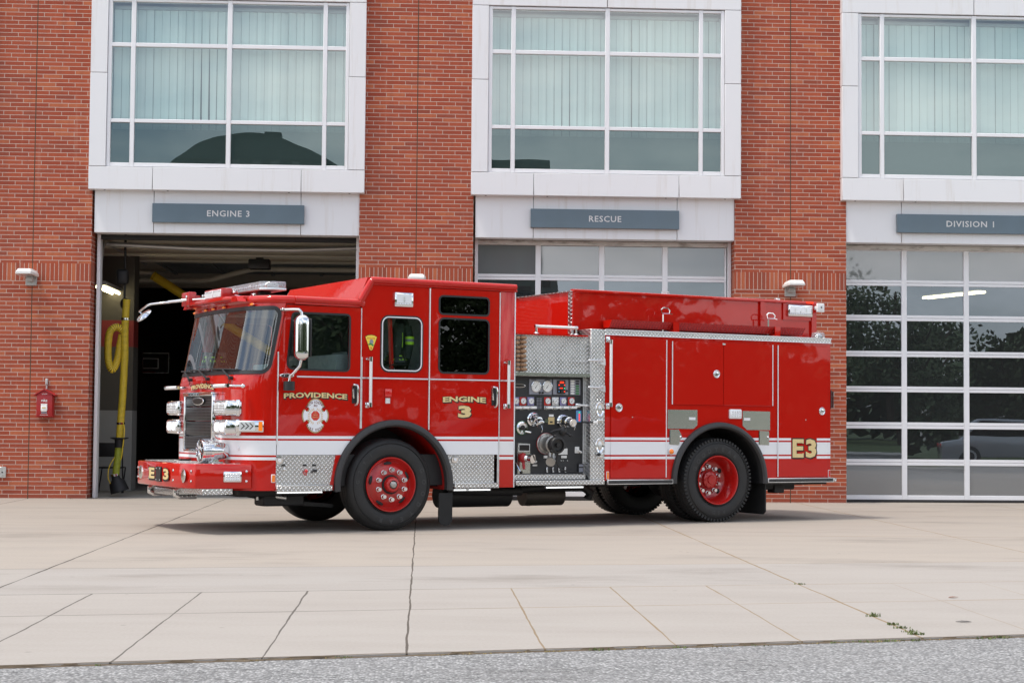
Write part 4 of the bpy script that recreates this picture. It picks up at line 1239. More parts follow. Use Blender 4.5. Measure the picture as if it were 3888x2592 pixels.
def em(m, pts, y, mi): m.add([(EC[0]+x, y, EC[1]+z) for x, z in pts], [], mi)
m = M(); S_ = 0.304
def flat(m, pts, y, mi, c=EC):
    tri = tessellate_polygon([[Vector((p[0], p[1], 0)) for p in pts]])
    m.add([(c[0]+p[0], y, c[1]+p[1]) for p in pts], [t_ for t_ in tri], mi)
flat(m, emblem_outline(S_, 0.045), -0.0050, 3); flat(m, emblem_outline(S_, 0.030), -0.0056, 0); flat(m, emblem_outline(S_, 0.0), -0.0062, 3); flat(m, emblem_outline(S_, -0.012), -0.0068, 1)
oct_ = [(0.18*S_*math.cos(R(22.5+45*i))*(1.0 if i % 2 else 1.0), 0.19*S_*math.sin(R(22.5+45*i))) for i in range(8)]
flat(m, oct_, -0.0075, 2)
for s in (-1, 1):
    for i in range(11):                         # laurel leaves
        a = R(-75+145*i/10); px, pz = 0.27*math.cos(a), 0.27*math.sin(a)-0.02
        for k in (-1, 1):
            b = a+math.pi/2+k*0.7; lx, lz = math.cos(b)*0.062, math.sin(b)*0.062
            wx, wz = -math.sin(b)*0.018, math.cos(b)*0.018
            pp = [(px, pz), (px+lx*.5+wx, pz+lz*.5+wz), (px+lx, pz+lz), (px+lx*.5-wx, pz+lz*.5-wz)]
            m.add([(EC[0]+s*x*S_, -0.0073, EC[1]+z*S_) for x, z in pp], [(0, 1, 2, 3)], 0)
TE = lambda a, b, d: (EC[0]+a, d, EC[1]+b)
arc_text(m, 'PROVIDENCE', 0.455*S_, 0.505*S_, 0.030, 142, 38, TE, -0.0076, 0.02, False, 4)
arc_text(m, 'FIRE DEPT.', 0.455*S_, 0.520*S_, 0.026, 226, 316, TE, -0.0076, 0.02, True, 4)
put_text(m, 'RI', 0.040, 0.026, lambda a, b, d: TE(a, b+0.375*S_, d), -0.0076, 0.02, 1, 4)
for i, wd in enumerate(('IN', 'OMNIA', 'PARATUS')):
    put_text(m, wd, (0.02, 0.058, 0.082)[i], 0.015, lambda a, b, d: TE(a, b+(0.115-0.085*i)*S_, d), -0.0082, 0.01, 1, 0)
m.obj('department_emblem', [MT['emblemgold'], MT['emblemwhite'], MT['emblemred'], MT['ink'], MT['emblemtext']], door1, 0)
# yellow company shield between the doors
m = M(); SC_ = (-0.287, 2.165)
sh_ = [(-0.072, 0.068), (-0.04, 0.085), (0.0, 0.09), (0.04, 0.085), (0.072, 0.068), (0.018, -0.075), (0.0, -0.088), (-0.018, -0.075)]
flat(m, [(x*1.07, z*1.05) for x, z in sh_], -0.003, 1, SC_); flat(m, sh_, -0.0038, 0, SC_)
flat(m, [(0.025*math.cos(a)+.004, 0.03*math.sin(a)+0.012) for a in [2*math.pi*i/12 for i in range(12)]], -0.0045, 2, SC_)
flat(m, [(-0.04, -0.018), (-0.01, 0.0), (0.035, -0.018), (0.022, -0.042), (0.0, -0.025), (-0.03, -0.028)], -0.0046, 3, SC_)
put_text(m, 'EXCELSIOR', 0.10, 0.016, lambda a, b, d: (SC_[0]+a, d, SC_[1]+b+0.052), -0.0047, 0.01, 1, 4); put_text(m, '3', 0.022, 0.03, lambda a, b, d: (SC_[0]+a, d, SC_[1]+b-0.062), -0.0047, 0.03, 1, 4)
m.obj('company_shield', [MT['yellowshield'], MT['ink'], MT['greyplate'], MT['green'], MT['emblemred']], cab_o, 0)
# oval model badge with script
m = M(); m.ball((-1.32, -0.006, 1.767), 0.088, 0.008, 0.024, 0, 24, 8); m.ball((-1.32, -0.010, 1.767), 0.074, 0.006, 0.017, 1, 24, 8)
put_text(m, 'Saber', 0.085, 0.020, lambda a, b, d: (-1.318+a+0.25*b, d, 1.767+b), -0.0168, 0.0, 1, 0); m.obj('model_badge', [MT['chrome'], MT['ink']], door1)

# --- steps of the cab
def step_well(name, xa, xb, z0, z1, lx0, lx1):
    m = M(); m.plate([[(xa, z0), (xb[1], z0), (xb[0], z1), (xa, z1)]] if xb[1] > xa else [[(xb[1], z0), (xa, z0), (xa, z1), (xb[0], z1)]], 0.006, 0.03)
    return m
m = step_well('a', -1.432, (-0.705, -0.775), 0.500, 0.876, 0, 0); s1 = m.obj('cab_step', MT['diamond'], ft)
m = M(); m.box(-1.434, -0.760, -0.045, 0.05, 0.472, 0.540, 0.006, 1); m.obj('step_tread', MT['diamond'], s1)
m = M(); m.box(-1.42, -0.87, -0.012, 0.02, 0.448, 0.470); 
for i in range(30): m.box(-1.412+0.018*i, -1.412+0.018*i+0.011, -0.016, -0.011, 0.453, 0.466, 0, mi=1)
m.obj('step_light_strip', [MT['alu'], MT['ledlit']], s1)
m = M()
for x in (-1.338, -1.082, -0.968):
    m.box(x-0.028, x+0.022, -0.001, 0.007, 0.752, 0.772, 0.006, 2, mi=0)
m.ball((-1.074, -0.015, 0.697), 0.022, 0.02, 0.022, 1); m.ball((-0.962, -0.015, 0.700), 0.024, 0.02, 0.018, 0); m.tube([(-1.10, -0.01, 0.69), (-1.095, -0.015, 0.655), (-1.07, -0.012, 0.65), (-1.068, -0.01, 0.685)], 0.006, 6, mi=1); m.tube([(-0.98, -0.01, 0.70), (-1.005, -0.015, 0.675)], 0.007, 6, mi=0)
m.ball((-1.33, 0.0, 0.715), 0.014, 0.012, 0.02, 2)
m.obj('charging_sockets', [MT['black'], MT['redlens'], MT['steel']], s1)
def round_light(x, z, parent):
    m = M(); m.lathe([(0.0, 0.02), (0.040, 0.015), (0.047, 0.0)], (x, 0.004, z), (-0.1, -1, -0.1), 18); m.lathe([(0, 0.035), (0.018, 0.033), (0.02, 0.02)], (x, 0.0, z), (-0.1, -1, -0.1), 12, 1); m.obj('ground_light', [MT['chrome'], MT['ledwhite']], parent)
round_light(-1.395, 0.818, s1)
m = step_well('b', 1.350, (0.728, 0.785), 0.500, 0.876, 0, 0); s2 = m.obj('crew_step', MT['diamond'], ft)
m = M(); m.box(0.80, 1.398, -0.045, 0.05, 0.482, 0.545, 0.006, 1); m.obj('step_tread', MT['diamond'], s2)
m = M(); m.box(0.80, 1.30, -0.012, 0.02, 0.452, 0.472)
for i in range(27):
    if i not in (9, 10): m.box(0.808+0.018*i, 0.808+0.018*i+0.011, -0.016, -0.011, 0.456, 0.469, 0, mi=1)
m.obj('step_light_strip', [MT['alu'], MT['ledlit']], s2)
round_light(0.815, 0.822, s2)

# --- rubber fenders and flaps
def fender(name, c, ro, ri, a0, a1, red):
    n = 48
    prof = [(ri, 0.045), (ri, -0.030), (ri+0.02, -0.052), (ro-0.028, -0.052), (ro-0.006, -0.038), (ro, -0.001)]
    vs, fs = [], []
    for i in range(n+1):
        a = R(a0+(a1-a0)*i/n)
        for (r_, y) in prof: vs.append((c[0]+r_*math.cos(a), y, c[1]+r_*math.sin(a)))
    k = len(prof)
    for i in range(n):
        for j in range(k-1): fs.append((i*k+j, (i+1)*k+j, (i+1)*k+j+1, i*k+j+1))
    fs += [tuple(range(k)), tuple(n*k+j for j in reversed(range(k)))]
    m = M(); m.add(vs, fs); f = m.obj(name, MT['rubber'], ft, 40)
    m = M(); vs, fs = [], []                                # liner
    for i in range(n+1):
        a = R(a0+(a1-a0)*i/n)
        for y in (0.04, 0.75): vs.append((c[0]+(ri+0.012)*math.cos(a), y, c[1]+(ri+0.012)*math.sin(a)))
    for i in range(n): fs.append((2*i, 2*i+1, 2*i+3, 2*i+2))
    vs += [(c[0]-ri, 0.75, 0.45), (c[0]+ri, 0.75, 0.45), (c[0]+ri, 0.75, 1.3), (c[0]-ri, 0.75, 1.3)]; q = len(vs); fs.append((q-4, q-3, q-2, q-1))
    m.add(vs, fs); m.obj('wheel_well_liner', MT['darkred'] if red else MT['chassis'], f, 40)
    return f
f1_ = fender('front_fender', AC, 0.760, 0.678, -5, 185, True)
f2_ = fender('rear_fender', BC, 0.758, 0.682, -3, 182, False)
m = M(); m.plate([[(arch_x(AC, 0.76, 0.5, -1)-0.05, 0.486), (arch_x(AC, 0.755, 0.5, -1), 0.486)]+arc(AC[0], AC[1], 0.755, 180, 152, 6)+[(-0.71, 0.876)]], -0.002, 0.0055); m.obj('fender_side_strip', MT['red'], f1_)
m = M(); m.plate([rpoly([(0.600, 0.43), (0.600, 0.09), (0.665, 0.05), (0.715, 0.05), (0.776, 0.09), (0.778, 0.43)], [0.01, 0.04, 0.03, 0.03, 0.05, 0.01])], -0.03, -0.005); m.obj('front_mud_flap', MT['flap'], f1_)
m = M(); m.fplate([[(0.02, 0.50), (0.70, 0.50), (0.70, 0.09), (0.07, 0.09), (0.02, 0.13)]], 5.42, 5.44); m.obj('rear_mud_flap', MT['flap'], f2_)

# --- wheels
def make_wheel(name, r, w, lugs, concave, inner=None):
    t_ = empty(name, ft)
    m = M()
    def tyre(y0):                   # outer face towards -y at y0
        p = [(0.298, w-0.03), (0.318, w-0.015), (0.37, w+0.002), (0.44, w+0.006), (r-0.055, w-0.006), (r-0.018, w-0.030), (r-0.003, w-0.055), (r, w-0.075), (r, w*0.62), (r-0.012, w*0.615), (r-0.012, w*0.585), (r, w*0.58), (r, w*0.42), (r-0.012, w*0.415), (r-0.012, w*0.385), (r, w*0.38),
             (r, 0.075), (r-0.003, 0.055), (r-0.018, 0.030), (r-0.055, 0.006), (0.44, -0.006), (0.37, -0.002), (0.318, 0.015), (0.298, 0.03)]
        m.lathe(p, (0, y0+w, 0), (0, -1, 0), 64)
        for rr in (0.335, 0.475): m.lathe([(rr-0.004, w-0.002), (rr, w+0.007), (rr+0.004, w-0.002)], (0, y0+w, 0), (0, -1, 0), 64)
        if lugs:
            for i in range(66):
                a = 2*math.pi*i/66
                for sh in (0.0, w-0.062):
                    mt_ = Matrix.Rotation(-a, 4, 'Y')
                    m.box(-0.015, 0.015, y0+sh+0.004, y0+sh+0.056, r-0.045, r-0.004, 0.004, 1, 0, mt_)
    tyre(0.0)
    if inner is not None: tyre(inner)
    m.obj('tyre', MT['tyre'], t_, 35)
    m = M()
    if not concave:
        m.lathe([(0.300, w*0.5), (0.298, 0.035), (0.318, 0.0), (0.313, -0.010), (0.304, -0.010), (0.292, 0.01), (0.280, 0.045), (0.268, 0.056), (0.240, 0.045), (0.212, 0.020), (0.200, 0.012), (0.10, 0.012)], (0, 0, 0), (0, 1, 0), 56)
        for i in range(5):
            a = R(96+72*i); mt_ = Matrix.Rotation(-a, 4, 'Y')
            q = M(); q.ball((0.243, 0.044, 0), 0.022, 0.012, 0.052, 1, 16, 8); q.xf(mt_); m.v_off = len(m.v); m.add(q.v, q.f, 1)
        yn = 0.012
    else:
        m.lathe([(0.300, w*0.9), (0.298, 0.035), (0.318, 0.0), (0.314, -0.010), (0.304, -0.010), (0.290, 0.015), (0.284, 0.05), (0.272, 0.20), (0.250, 0.238), (0.20, 0.25), (0.10, 0.25)], (0, 0, 0), (0, 1, 0), 56)
        for i in range(5):
            a = R(30+72*i); mt_ = Matrix.Rotation(-a, 4, 'Y')
            q = M(); q.ball((0.228, 0.240, 0), 0.030, 0.014, 0.034, 1, 16, 8); q.xf(mt_); m.add(q.v, q.f, 1)
        yn = 0.25
    m.obj('rim', [MT['darkred'], MT['chassis']], t_, 50)
    m = M()
    if not concave:
        m.lathe([(0.112, 0.02), (0.112, -0.012), (0.105, -0.02), (0.092, -0.02)], (0, yn, 0), (0, 1, 0), 28, 1)
        m.lathe([(0.092, 0.0), (0.090, -0.055), (0.075, -0.075), (0.05, -0.08)], (0, yn, 0), (0, 1, 0), 28, 0); m.lathe([(0.042, -0.078), (0.034, -0.092), (0.018, -0.096), (0, -0.096)], (0, yn, 0), (0, 1, 0), 20, 2)
    else:
        m.lathe([(0.13, 0.0), (0.128, -0.03), (0.112, -0.04), (0.108, -0.09), (0.085, -0.10), (0.06, -0.10), (0.055, -0.115), (0, -0.117)], (0, yn, 0), (0, 1, 0), 28, 0)
        for i in range(8):
            a = 2*math.pi*i/8; m.cyl((0.092*math.cos(a), yn-0.092, 0.092*math.sin(a)), (0.092*math.cos(a), yn-0.11, 0.092*math.sin(a)), 0.009, 6)
    m.obj('hub', [MT['darkred'], MT['chassis'], MT['brass']], t_, 40)
    for i in range(10):
        a = R(18+36*i); x, z = 0.172*math.cos(a), 0.172*math.sin(a)
        m = M(); m.cyl((x, yn, z), (x, yn-0.022, z), 0.029, 10); m.cyl((x, yn-0.02, z), (x, yn-0.066, z), 0.024, 12, r2=0.022); m.obj('lug_nut', MT['chrome'], t_)
    return t_
def copy_part(t_, loc, rz):
    r_ = t_.copy(); COL.objects.link(r_); r_.location = loc; r_.rotation_euler = (0, 0, rz)
    for ch in t_.children:
        c_ = ch.copy(); COL.objects.link(c_); c_.parent = r_
    return r_
wf = make_wheel('front_wheel', 0.535, 0.33, False, False); wf.location = (-0.004, 0.015, 0.535)
copy_part(wf, (-0.004, W_-0.015, 0.535), math.pi)
wr_ = make_wheel('rear_wheel', 0.541, 0.275, True, True, 0.33); wr_.location = (4.655, 0.010, 0.546)
copy_part(wr_, (4.655, W_-0.010, 0.546), math.pi)
m = M(); arc_text(m, 'GOODYEAR', 0.425, 0.425, 0.052, 22, -108, lambda a, b, d: (a, d, b), -0.0075, 0.04); arc_text(m, 'G291', 0.425, 0.425, 0.045, 176, 128, lambda a, b, d: (a, d, b), -0.0075, 0.03); m.obj('tyre_lettering', MT['tyreletter'], wf, 0)
m = M(); arc_text(m, 'GOODYEAR', 0.400, 0.400, 0.055, 158, 48, lambda a, b, d: (a, d, b), -0.0075, 0.04); arc_text(m, 'RSD', 0.42, 0.42, 0.045, -78, -100, lambda a, b, d: (a, d, b), -0.0075, 0.03); m.obj('tyre_lettering', MT['tyreletter'], wr_, 0)

# --- front end: grille, lamps, mirrors, lightbar
FX = lambda x0: (lambda a, b, d: (x0-d, -a, b))           # front lettering helper: a to the reader's right
m = M()
GY0, GY1, GZ0, GZ1 = 0.69, 1.70, 0.905, 1.575
m.box(-1.945, -1.84, GY0, GY0+0.035, GZ0, GZ1, 0.012, 2); m.box(-1.945, -1.84, GY1-0.035, GY1, GZ0, GZ1, 0.012, 2); m.box(-1.955, -1.84, GY0, GY1, GZ1-0.04, GZ1+0.008, 0.012, 2); m.box(-1.94, -1.84, GY0, GY1, GZ0-0.015, GZ0+0.02, 0.01, 2)
gr = m.obj('grille', MT['chrome'], cab_o)
m = M()
zz = [GZ0+0.02, 1.07, 1.08, 1.245, 1.255, 1.41, 1.42, GZ1-0.04]
for i in range(0, 8, 2): m.box(-1.934+0.008*(i % 4), -1.85, GY0+0.034, GY1-0.034, zz[i], zz[i+1], 0.012, 2)
m.obj('grille_mesh', MT['grille'], cab_o)
m = M(); m.ball((-1.940, 1.19, 1.478), 0.012, 0.20, 0.048, 0, 28, 8); m.ball((-1.946, 1.19, 1.478), 0.010, 0.175, 0.039, 1, 28, 8); m.obj('grille_badge', [MT['chrome'], MT['ink']], cab_o)
m = M(); ppt = lambda a, b, d: (-1.882-d, 1.20-a, 1.645+b)
wp = lambda a, b: (a, b+0.022*(1-(2*a/0.80)**2)-0.011)
put_text(m, 'PROVIDENCE', 0.78, 0.052, ppt, 0.004, 0.05, 1, 0, wp, 0.010); put_text(m, 'PROVIDENCE', 0.78, 0.052, ppt, 0.0052, 0.03, 1, 1, wp)
m.obj('front_lettering', [MT['ink'], MT['goldleaf']], cab_o, 0)
for ya, yb in ((0.12, 0.60), (1.82, 2.30)):
    m = M(); m.tube([(-1.965, ya+0.05, 1.645), (-1.965, yb-0.02, 1.645)], 0.021, 12, mi=1)
    for y in (ya+0.02, yb-0.02): m.cyl((-1.965, y-0.03, 1.645), (-1.965, y+0.03, 1.645), 0.024, 12)
    m.cyl((-1.965, yb-0.03, 1.645), (-1.86, yb-0.03, 1.645), 0.014, 8); m.tube([(-1.965, ya+0.02, 1.645), (-1.93, ya-0.02, 1.643), (-1.78, ya-0.03, 1.642)], 0.014, 8); m.ball((-1.80, ya-0.03, 1.642), 0.03, 0.025, 0.024)
    m.obj('front_grab_bar', [MT['chrome'], MT['whiteplastic']], cab_o)
def bezel(y0, y1, z0, z1, kind, near):
    m = M(); m.box(-1.968, -1.76, y0, y1, z0, z1, 0.032, 3)
    m.box(-1.845, -1.80, y0-0.006, y1+0.006, z0-0.006, z1+0.006, 0.012, 2)
    b_ = m.obj('lamp_bezel', MT['chrome'], cab_o)
    w_ = (y1-y0-0.07)/2
    for k in range(2):
        ya = y0+0.03+k*(w_+0.01)
        m = M()
        if kind == 'led':
            m.box(-1.975, -1.962, ya, ya+w_, z0+0.03, z1-0.028, 0.006, 1)
            for i in range(4):
                for j in range(3): m.ball((-1.976, ya+w_*(i+.5)/4, z0+0.05+(z1-z0-0.10)*(j+.2)/2.6), 0.006, w_*0.1, 0.013, 1, 8, 6)
            m.obj('warning_light', [MT['ledwhite'], MT['steel']], b_)
        else:
            m.box(-1.974, -1.962, ya, ya+w_, z0+0.03, z1-0.028, 0.008, 2); m.ball((-1.972, ya+w_/2, (z0+z1)/2), 0.012, w_*0.36, (z1-z0)*0.27, 1, 14, 8)
            m.obj('headlight', [MT['ledwhite'], MT['ledlit']], b_)
    return b_
for near, y0, y1 in ((True, 0.17, 0.58), (False, 1.86, 2.27)):
    bezel(y0, y1, 1.312, 1.488, 'led', near); lowb = bezel(y0, y1, 1.095, 1.268, 'head', near)
    s = 1 if near else -1; Y = lambda v: v if near else W_-v
    m = M(); m.slab([[(-1.86, Y(0.155)), (-1.60, Y(-0.045)), (-1.575, Y(0.02)), (-1.80, Y(0.24))]], 1.128, 1.262, 0, 0.014, 2)
    sg = m.obj('turn_signal', MT['chrome'], lowb)
    m = M()
    d = Vector((0.26, -0.20 if near else 0.20, 0)); d.normalize(); nn = Vector((-0.61, -0.79, 0)) if near else Vector((-0.61, 0.79, 0))
    P0 = Vector((-1.86, Y(0.155), 0))
    def on(a, z, o): p = P0+d*a+nn*o; return (p.x, p.y, z)
    m.add([on(0.045, 1.148, .0015), on(0.225, 1.148, .0015), on(0.225, 1.245, .0015), on(0.045, 1.245, .0015)], [(0, 1, 2, 3)], 1)
    for k in range(3):
        a = 0.06+0.05*k
        m.add([on(a, 1.232, .003), on(a+.014, 1.232, .003), on(a+.052, 1.197, .003), on(a+.014, 1.162, .003), on(a, 1.162, .003), on(a+.036, 1.197, .003)], [(0, 1, 2, 5), (5, 2, 3, 4)], 2)
    m.add([on(0.272, 1.145, .002), on(0.315, 1.145, .002), on(0.315, 1.248, .002), on(0.272, 1.248, .002), on(0.272, 1.145, .014), on(0.315, 1.145, .014), on(0.315, 1.248, .014), on(0.272, 1.248, .014)], [(4, 5, 6, 7), (0, 1, 5, 4), (1, 2, 6, 5), (2, 3, 7, 6), (3, 0, 4, 7)], 0)
    m.obj('turn_signal_lens', [MT['amber'], MT['alu'], MT['ink']], lowb, 0)
m = M(); m.ball((-1.79, 0.20, 0.95), 0.02, 0.012, 0.035, 0, 14, 8); m.ball((-1.796, 0.195, 0.95), 0.02, 0.011, 0.028, 1, 14, 8); m.obj('round_plate', [MT['ink'], MT['frame']], cab_o)

# bumper
bpl = [(-1.70, 0.045), (-2.30, 0.20), (-2.395, 0.46), (-2.415, 1.22), (-2.395, 1.98), (-2.30, 2.24), (-1.70, 2.395)]
m = M(); m.slab([bpl], 0.502, 0.775, 0, 0.014, 2)
bu = m.obj('bumper', MT['red'], ft, 30)
m = M(); m.slab([[(-1.72, 0.16), (-2.25, 0.29), (-2.33, 0.50), (-2.33, 1.94), (-2.25, 2.15), (-1.72, 2.28)]], 0.774, 0.7795); m.obj('bumper_deck', MT['diamond'], bu)
m = M()
def bface(y):                        # x of the bumper's front face at y
    for (xa, ya), (xb, yb) in zip(bpl, bpl[1:]):
        if ya <= y <= yb and xa < -2.2 and xb < -2.2: return xa+(xb-xa)*(y-ya)/(yb-ya)
    return -2.4
for y in (0.27, 0.66, 1.52, 1.99):
    for z in (0.585, 0.695): m.ball((bface(y), y, z), 0.009, 0.028, 0.015, 0, 10, 6)
for x, y in ((-1.755, 0.057),):
    for z in (0.585, 0.695): m.ball((x, y, z), 0.015, 0.009, 0.015, 0, 10, 6)
m.obj('bumper_bolts', MT['chrome'], bu)
for y in (0.395, 1.86):
    m = M(); x = bface(y); m.ball((x-0.002, y, 0.642), 0.008, 0.085, 0.080, 0, 20, 10); m.ball((x-0.004, y, 0.642), 0.010, 0.07, 0.066, 1, 20, 10); m.obj('recessed_light', [MT['chrome'], MT['mirrorsteel']], bu)
m = M()
for body, yc, wd in (('E', 1.375, 0.20), ('3', 0.86, 0.19)):
    T_ = lambda a, b, d: (-2.4185-d, yc-a, 0.645+b)
    T2 = lambda a, b, d: (-2.4185-d, yc-a-0.01, 0.635+b)
    m = M(); put_text(m, body, wd, 0.125, T2, 0.0, 0.06, 1, 0, None, 0.012); put_text(m, body, wd, 0.125, T_, 0.0002, 0.06, 1, 0, None, 0.012); put_text(m, body, wd, 0.125, T_, 0.001, 0.045, 1, 1)
    m.obj('bumper_number', [MT['ink'], MT['goldleaf']], bu, 0)
m = M(); m.box(-2.432, -2.41, 1.02, 1.20, 0.555, 0.725, 0.004, 1)
for y in (1.045, 1.175):
    for z in (0.575, 0.705): m.ball((-2.432, y, z), 0.004, 0.012, 0.008, 1, 8, 6)
m.obj('number_plate', [MT['black'], MT['chrome']], bu)
def grid_light(name, parent, c, u, v, nrm, w, h, nu, nv, case):
    """chrome cased LED block: c centre, u/v unit axes, nrm outward"""
    m = M(); c, u, v, nrm = Vector(c), Vector(u).normalized(), Vector(v), Vector(nrm).normalized()
    Mx = Matrix((u, v, nrm)).transposed().to_4x4(); Mx.translation = c
    m.box(-w/2, w/2, -h/2, h/2, -0.01, 0.028, 0.016, 2, 0, Mx); m.box(-w/2+0.018, w/2-0.018, -h/2+0.016, h/2-0.016, 0.02, 0.032, 0.004, 1, 1, Mx)
    for i in range(nu):
        for j in range(nv):
            p = c+u*(-w/2+0.025+(w-0.05)*(i+.5)/nu)+v*(-h/2+0.022+(h-0.044)*(j+.5)/nv)+nrm*0.032
            q = M(); q.ball((0, 0, 0), (w-0.05)/nu*0.36, (h-0.044)/nv*0.36, 0.006, 0, 8, 6); Mp = Mx.copy(); Mp.translation = p; q.xf(Mp); m.add(q.v, q.f, 2)
    return m.obj(name, [case, MT['ledwhite'], MT['chrome']], parent)
wn_ = Vector((-0.25, -0.968, 0)).normalized()
grid_light('corner_light', bu, (-1.905, 0.098, 0.636), (0.968, -0.25, 0), (0, 0, 1), wn_, 0.205, 0.125, 6, 3, MT['chrome'])
# tow/step tray under the bumper
m = M(); m.box(-2.26, -2.05, 0.90, 1.80, 0.395, 0.475, 0.01, 1)
for i in range(22):
    for j in range(4): m.box(-2.266, -2.259, 0.925+0.039*i, 0.948+0.039*i, 0.402+0.018*j, 0.414+0.018*j, 0, mi=1)
tr = m.obj('front_step', [MT['steel'], MT['chrome']], bu)
for y in (0.88, 1.84):
    m = M(); m.tube([(-2.05, y, 0.49), (-2.24, y, 0.49), (-2.30, y, 0.46), (-2.30, y, 0.41), (-2.24, y, 0.385), (-2.05, y, 0.385)], 0.026, 8); m.obj('tow_loop', MT['chrome'], bu)
m = M(); m.box(-2.25, -1.9, 0.10, 0.86, 0.440, 0.502); m.obj('bumper_underplate', MT['diamond'], bu)
# siren
m = M(); ax = (1, 0, 0); c = (-2.18, 0.40, 0.915)
m.lathe([(0.0, 0.012), (0.055, 0.008), (0.06, 0.0), (0.112, 0.006), (0.116, -0.004), (0.130, -0.002), (0.133, 0.012), (0.133, 0.125), (0.108, 0.135), (0.104, 0.20), (0.090, 0.29), (0.060, 0.345), (0.0, 0.365)], c, ax, 36)
sir = m.obj('siren', MT['chrome'], bu, 30)
m = M(); m.lathe([(0.062, -0.001), (0.110, 0.003)], c, ax, 30)
for k in range(10):
    a = 2*math.pi*k/10; m.tube([(c[0]-0.006, c[1]+0.03*math.cos(a), c[2]+0.03*math.sin(a)), (c[0]-0.010, c[1]+0.108*math.cos(a+.3), c[2]+0.108*math.sin(a+.3))], 0.006, 5, mi=1)
m.obj('siren_face', [MT['black'], MT['chrome']], bu)
m = M()
for k in range(28):
    a = 2*math.pi*k/28
    for x in (0.035, 0.06, 0.085): m.box(-0.009, 0.009, -0.006, 0.006, 0.131, 0.1345, 0, 0, 0, Matrix.Translation(Vector((c[0]+x, c[1], c[2]))) @ Matrix.Rotation(a, 4, 'X'))
m.obj('siren_slots', MT['greyplate'], bu, 0)
m = M(); m.box(-2.10, -1.93, 0.33, 0.47, 0.778, 0.80, 0.006, 1); m.box(-2.06, -1.97, 0.35, 0.45, 0.79, 0.83, 0.01, 1); m.obj('siren_pedestal', MT['chrome'], bu)

# near mirror, arms and spot mirror
m = M(); m.slab([rpoly([(-1.315, -0.205), (-1.30, -0.29), (-1.235, -0.32), (-1.165, -0.29), (-1.15, -0.205), (-1.158, -0.14), (-1.31, -0.14)], [0.04]*5+[0.01]*2)], 1.945, 2.435, 0, 0.0)
bm = bmesh.new()
mir = M(); 
for k in range(9):
    pass
vs, fs = [], []
nz_ = 14; nr_ = 24
for j in range(nz_+1):
    t_ = j/nz_; z = 1.937+0.5*t_
    e = min(t_, 1-t_)*0.5; k = 1.0 if e > 0.07 else math.sqrt(max(0.0, 1-(1-e/0.07)**2))*0.45+0.55 if e > 0 else 0.50
    for i in range(nr_):
        a = 2*math.pi*i/nr_
        cx = math.copysign(abs(math.cos(a))**0.6, math.cos(a)); sy = math.copysign(abs(math.sin(a))**0.75, math.sin(a))
        vs.append((-1.232+0.081*k*cx, -0.21+0.075*k*sy, z))
for j in range(nz_):
    for i in range(nr_): fs.append((j*nr_+i, j*nr_+(i+1) % nr_, (j+1)*nr_+(i+1) % nr_, (j+1)*nr_+i))
fs += [tuple(reversed(range(nr_))), tuple(nz_*nr_+i for i in range(nr_))]
mir.add(vs, fs); mo = mir.obj('side_mirror', MT['chrome'], door1, 50)
m = M(); m.box(-1.155, -1.135, -0.275, -0.145, 1.975, 2.40, 0.02, 3); m.obj('mirror_glass', MT['black'], door1)
m = M(); m.tube([(-1.40, -0.01, 2.503), (-1.30, -0.13, 2.503), (-1.262, -0.20, 2.498), (-1.238, -0.21, 2.47), (-1.235, -0.21, 2.43)], 0.018, 10); m.box(-1.41, -1.335, -0.06, -0.003, 2.488, 2.518, 0.008, 1)
m.tube([(-1.232, -0.21, 1.945), (-1.245, -0.20, 1.87), (-1.29, -0.13, 1.79), (-1.315, -0.09, 1.765), (-1.325, -0.09, 1.69)], 0.016, 10)
m.obj('mirror_arm', MT['chrome'], door1)
m = M(); m.cyl((-1.325, -0.09, 1.597), (-1.325, -0.09, 1.70), 0.064, 20); m.obj('proximity_lamp', MT['black'], door1)
# header parts: visor, lamp box, bracket with convex mirror, marker lamps
m = M()
m.slab([[(-1.60, 0.30), (-1.72, 0.34), (-1.845, 0.60), (-1.845, 1.84), (-1.72, 2.16), (-1.60, 2.20)]], 2.625, 2.668, 0, 0.006)
m.prism([[(0.30, 2.60), (0.36, 2.66), (2.14, 2.66), (2.20, 2.60)]], lambda a, b, d: (d, a, b), -1.80, -1.70)
vis = m.obj('roof_visor', MT['red'], cab_o)
m = M(); m.box(-1.80, -1.67, 0.83, 1.43, 2.665, 2.785, 0.012, 2); m.box(-1.70, -1.60, 0.83, 0.86, 2.66, 2.75, 0.006, 1); m.box(-1.70, -1.60, 1.40, 1.43, 2.66, 2.75, 0.006, 1); lb0 = m.obj('brow_light_housing', MT['darkred'], cab_o)
m = M()
for k in range(2):
    a = 0.855+0.28*k; m.box(-1.808, -1.798, a, a+0.265, 2.683, 2.770, 0.004, 1)
    for i in range(6): m.ball((-1.809, a+0.265*(i+.5)/6, 2.757), 0.006, 0.017, 0.008, 1, 8, 6)
m.obj('brow_light_lens', [MT['ledwhite'], MT['chrome']], cab_o)
m = M(); m.tube([(-1.72, 0.62, 2.69), (-1.60, 0.55, 2.665)], 0.006, 6); m.ball((-1.66, 0.82, 2.735), 0.02, 0.03, 0.02); m.box(-1.60, -1.55, 0.36, 0.44, 2.665, 2.70, 0.008, 1); m.obj('light_fittings', MT['chrome'], cab_o)
for y in (0.24, 0.95, 1.28, 1.58, 2.2):
    s_ = next(NS[i] for i in range(len(NS)) if NB[i][1] >= y)
    p = nose_pt(s_, 2.565, 0.012); m = M(); m.ball(p, 0.022, 0.055, 0.016, 0, 12, 8); m.ball((p[0]+0.006, p[1], p[2]), 0.018, 0.062, 0.020, 1, 12, 8); m.obj('marker_lamp', [MT['amber'], MT['darkred']], cab_o)
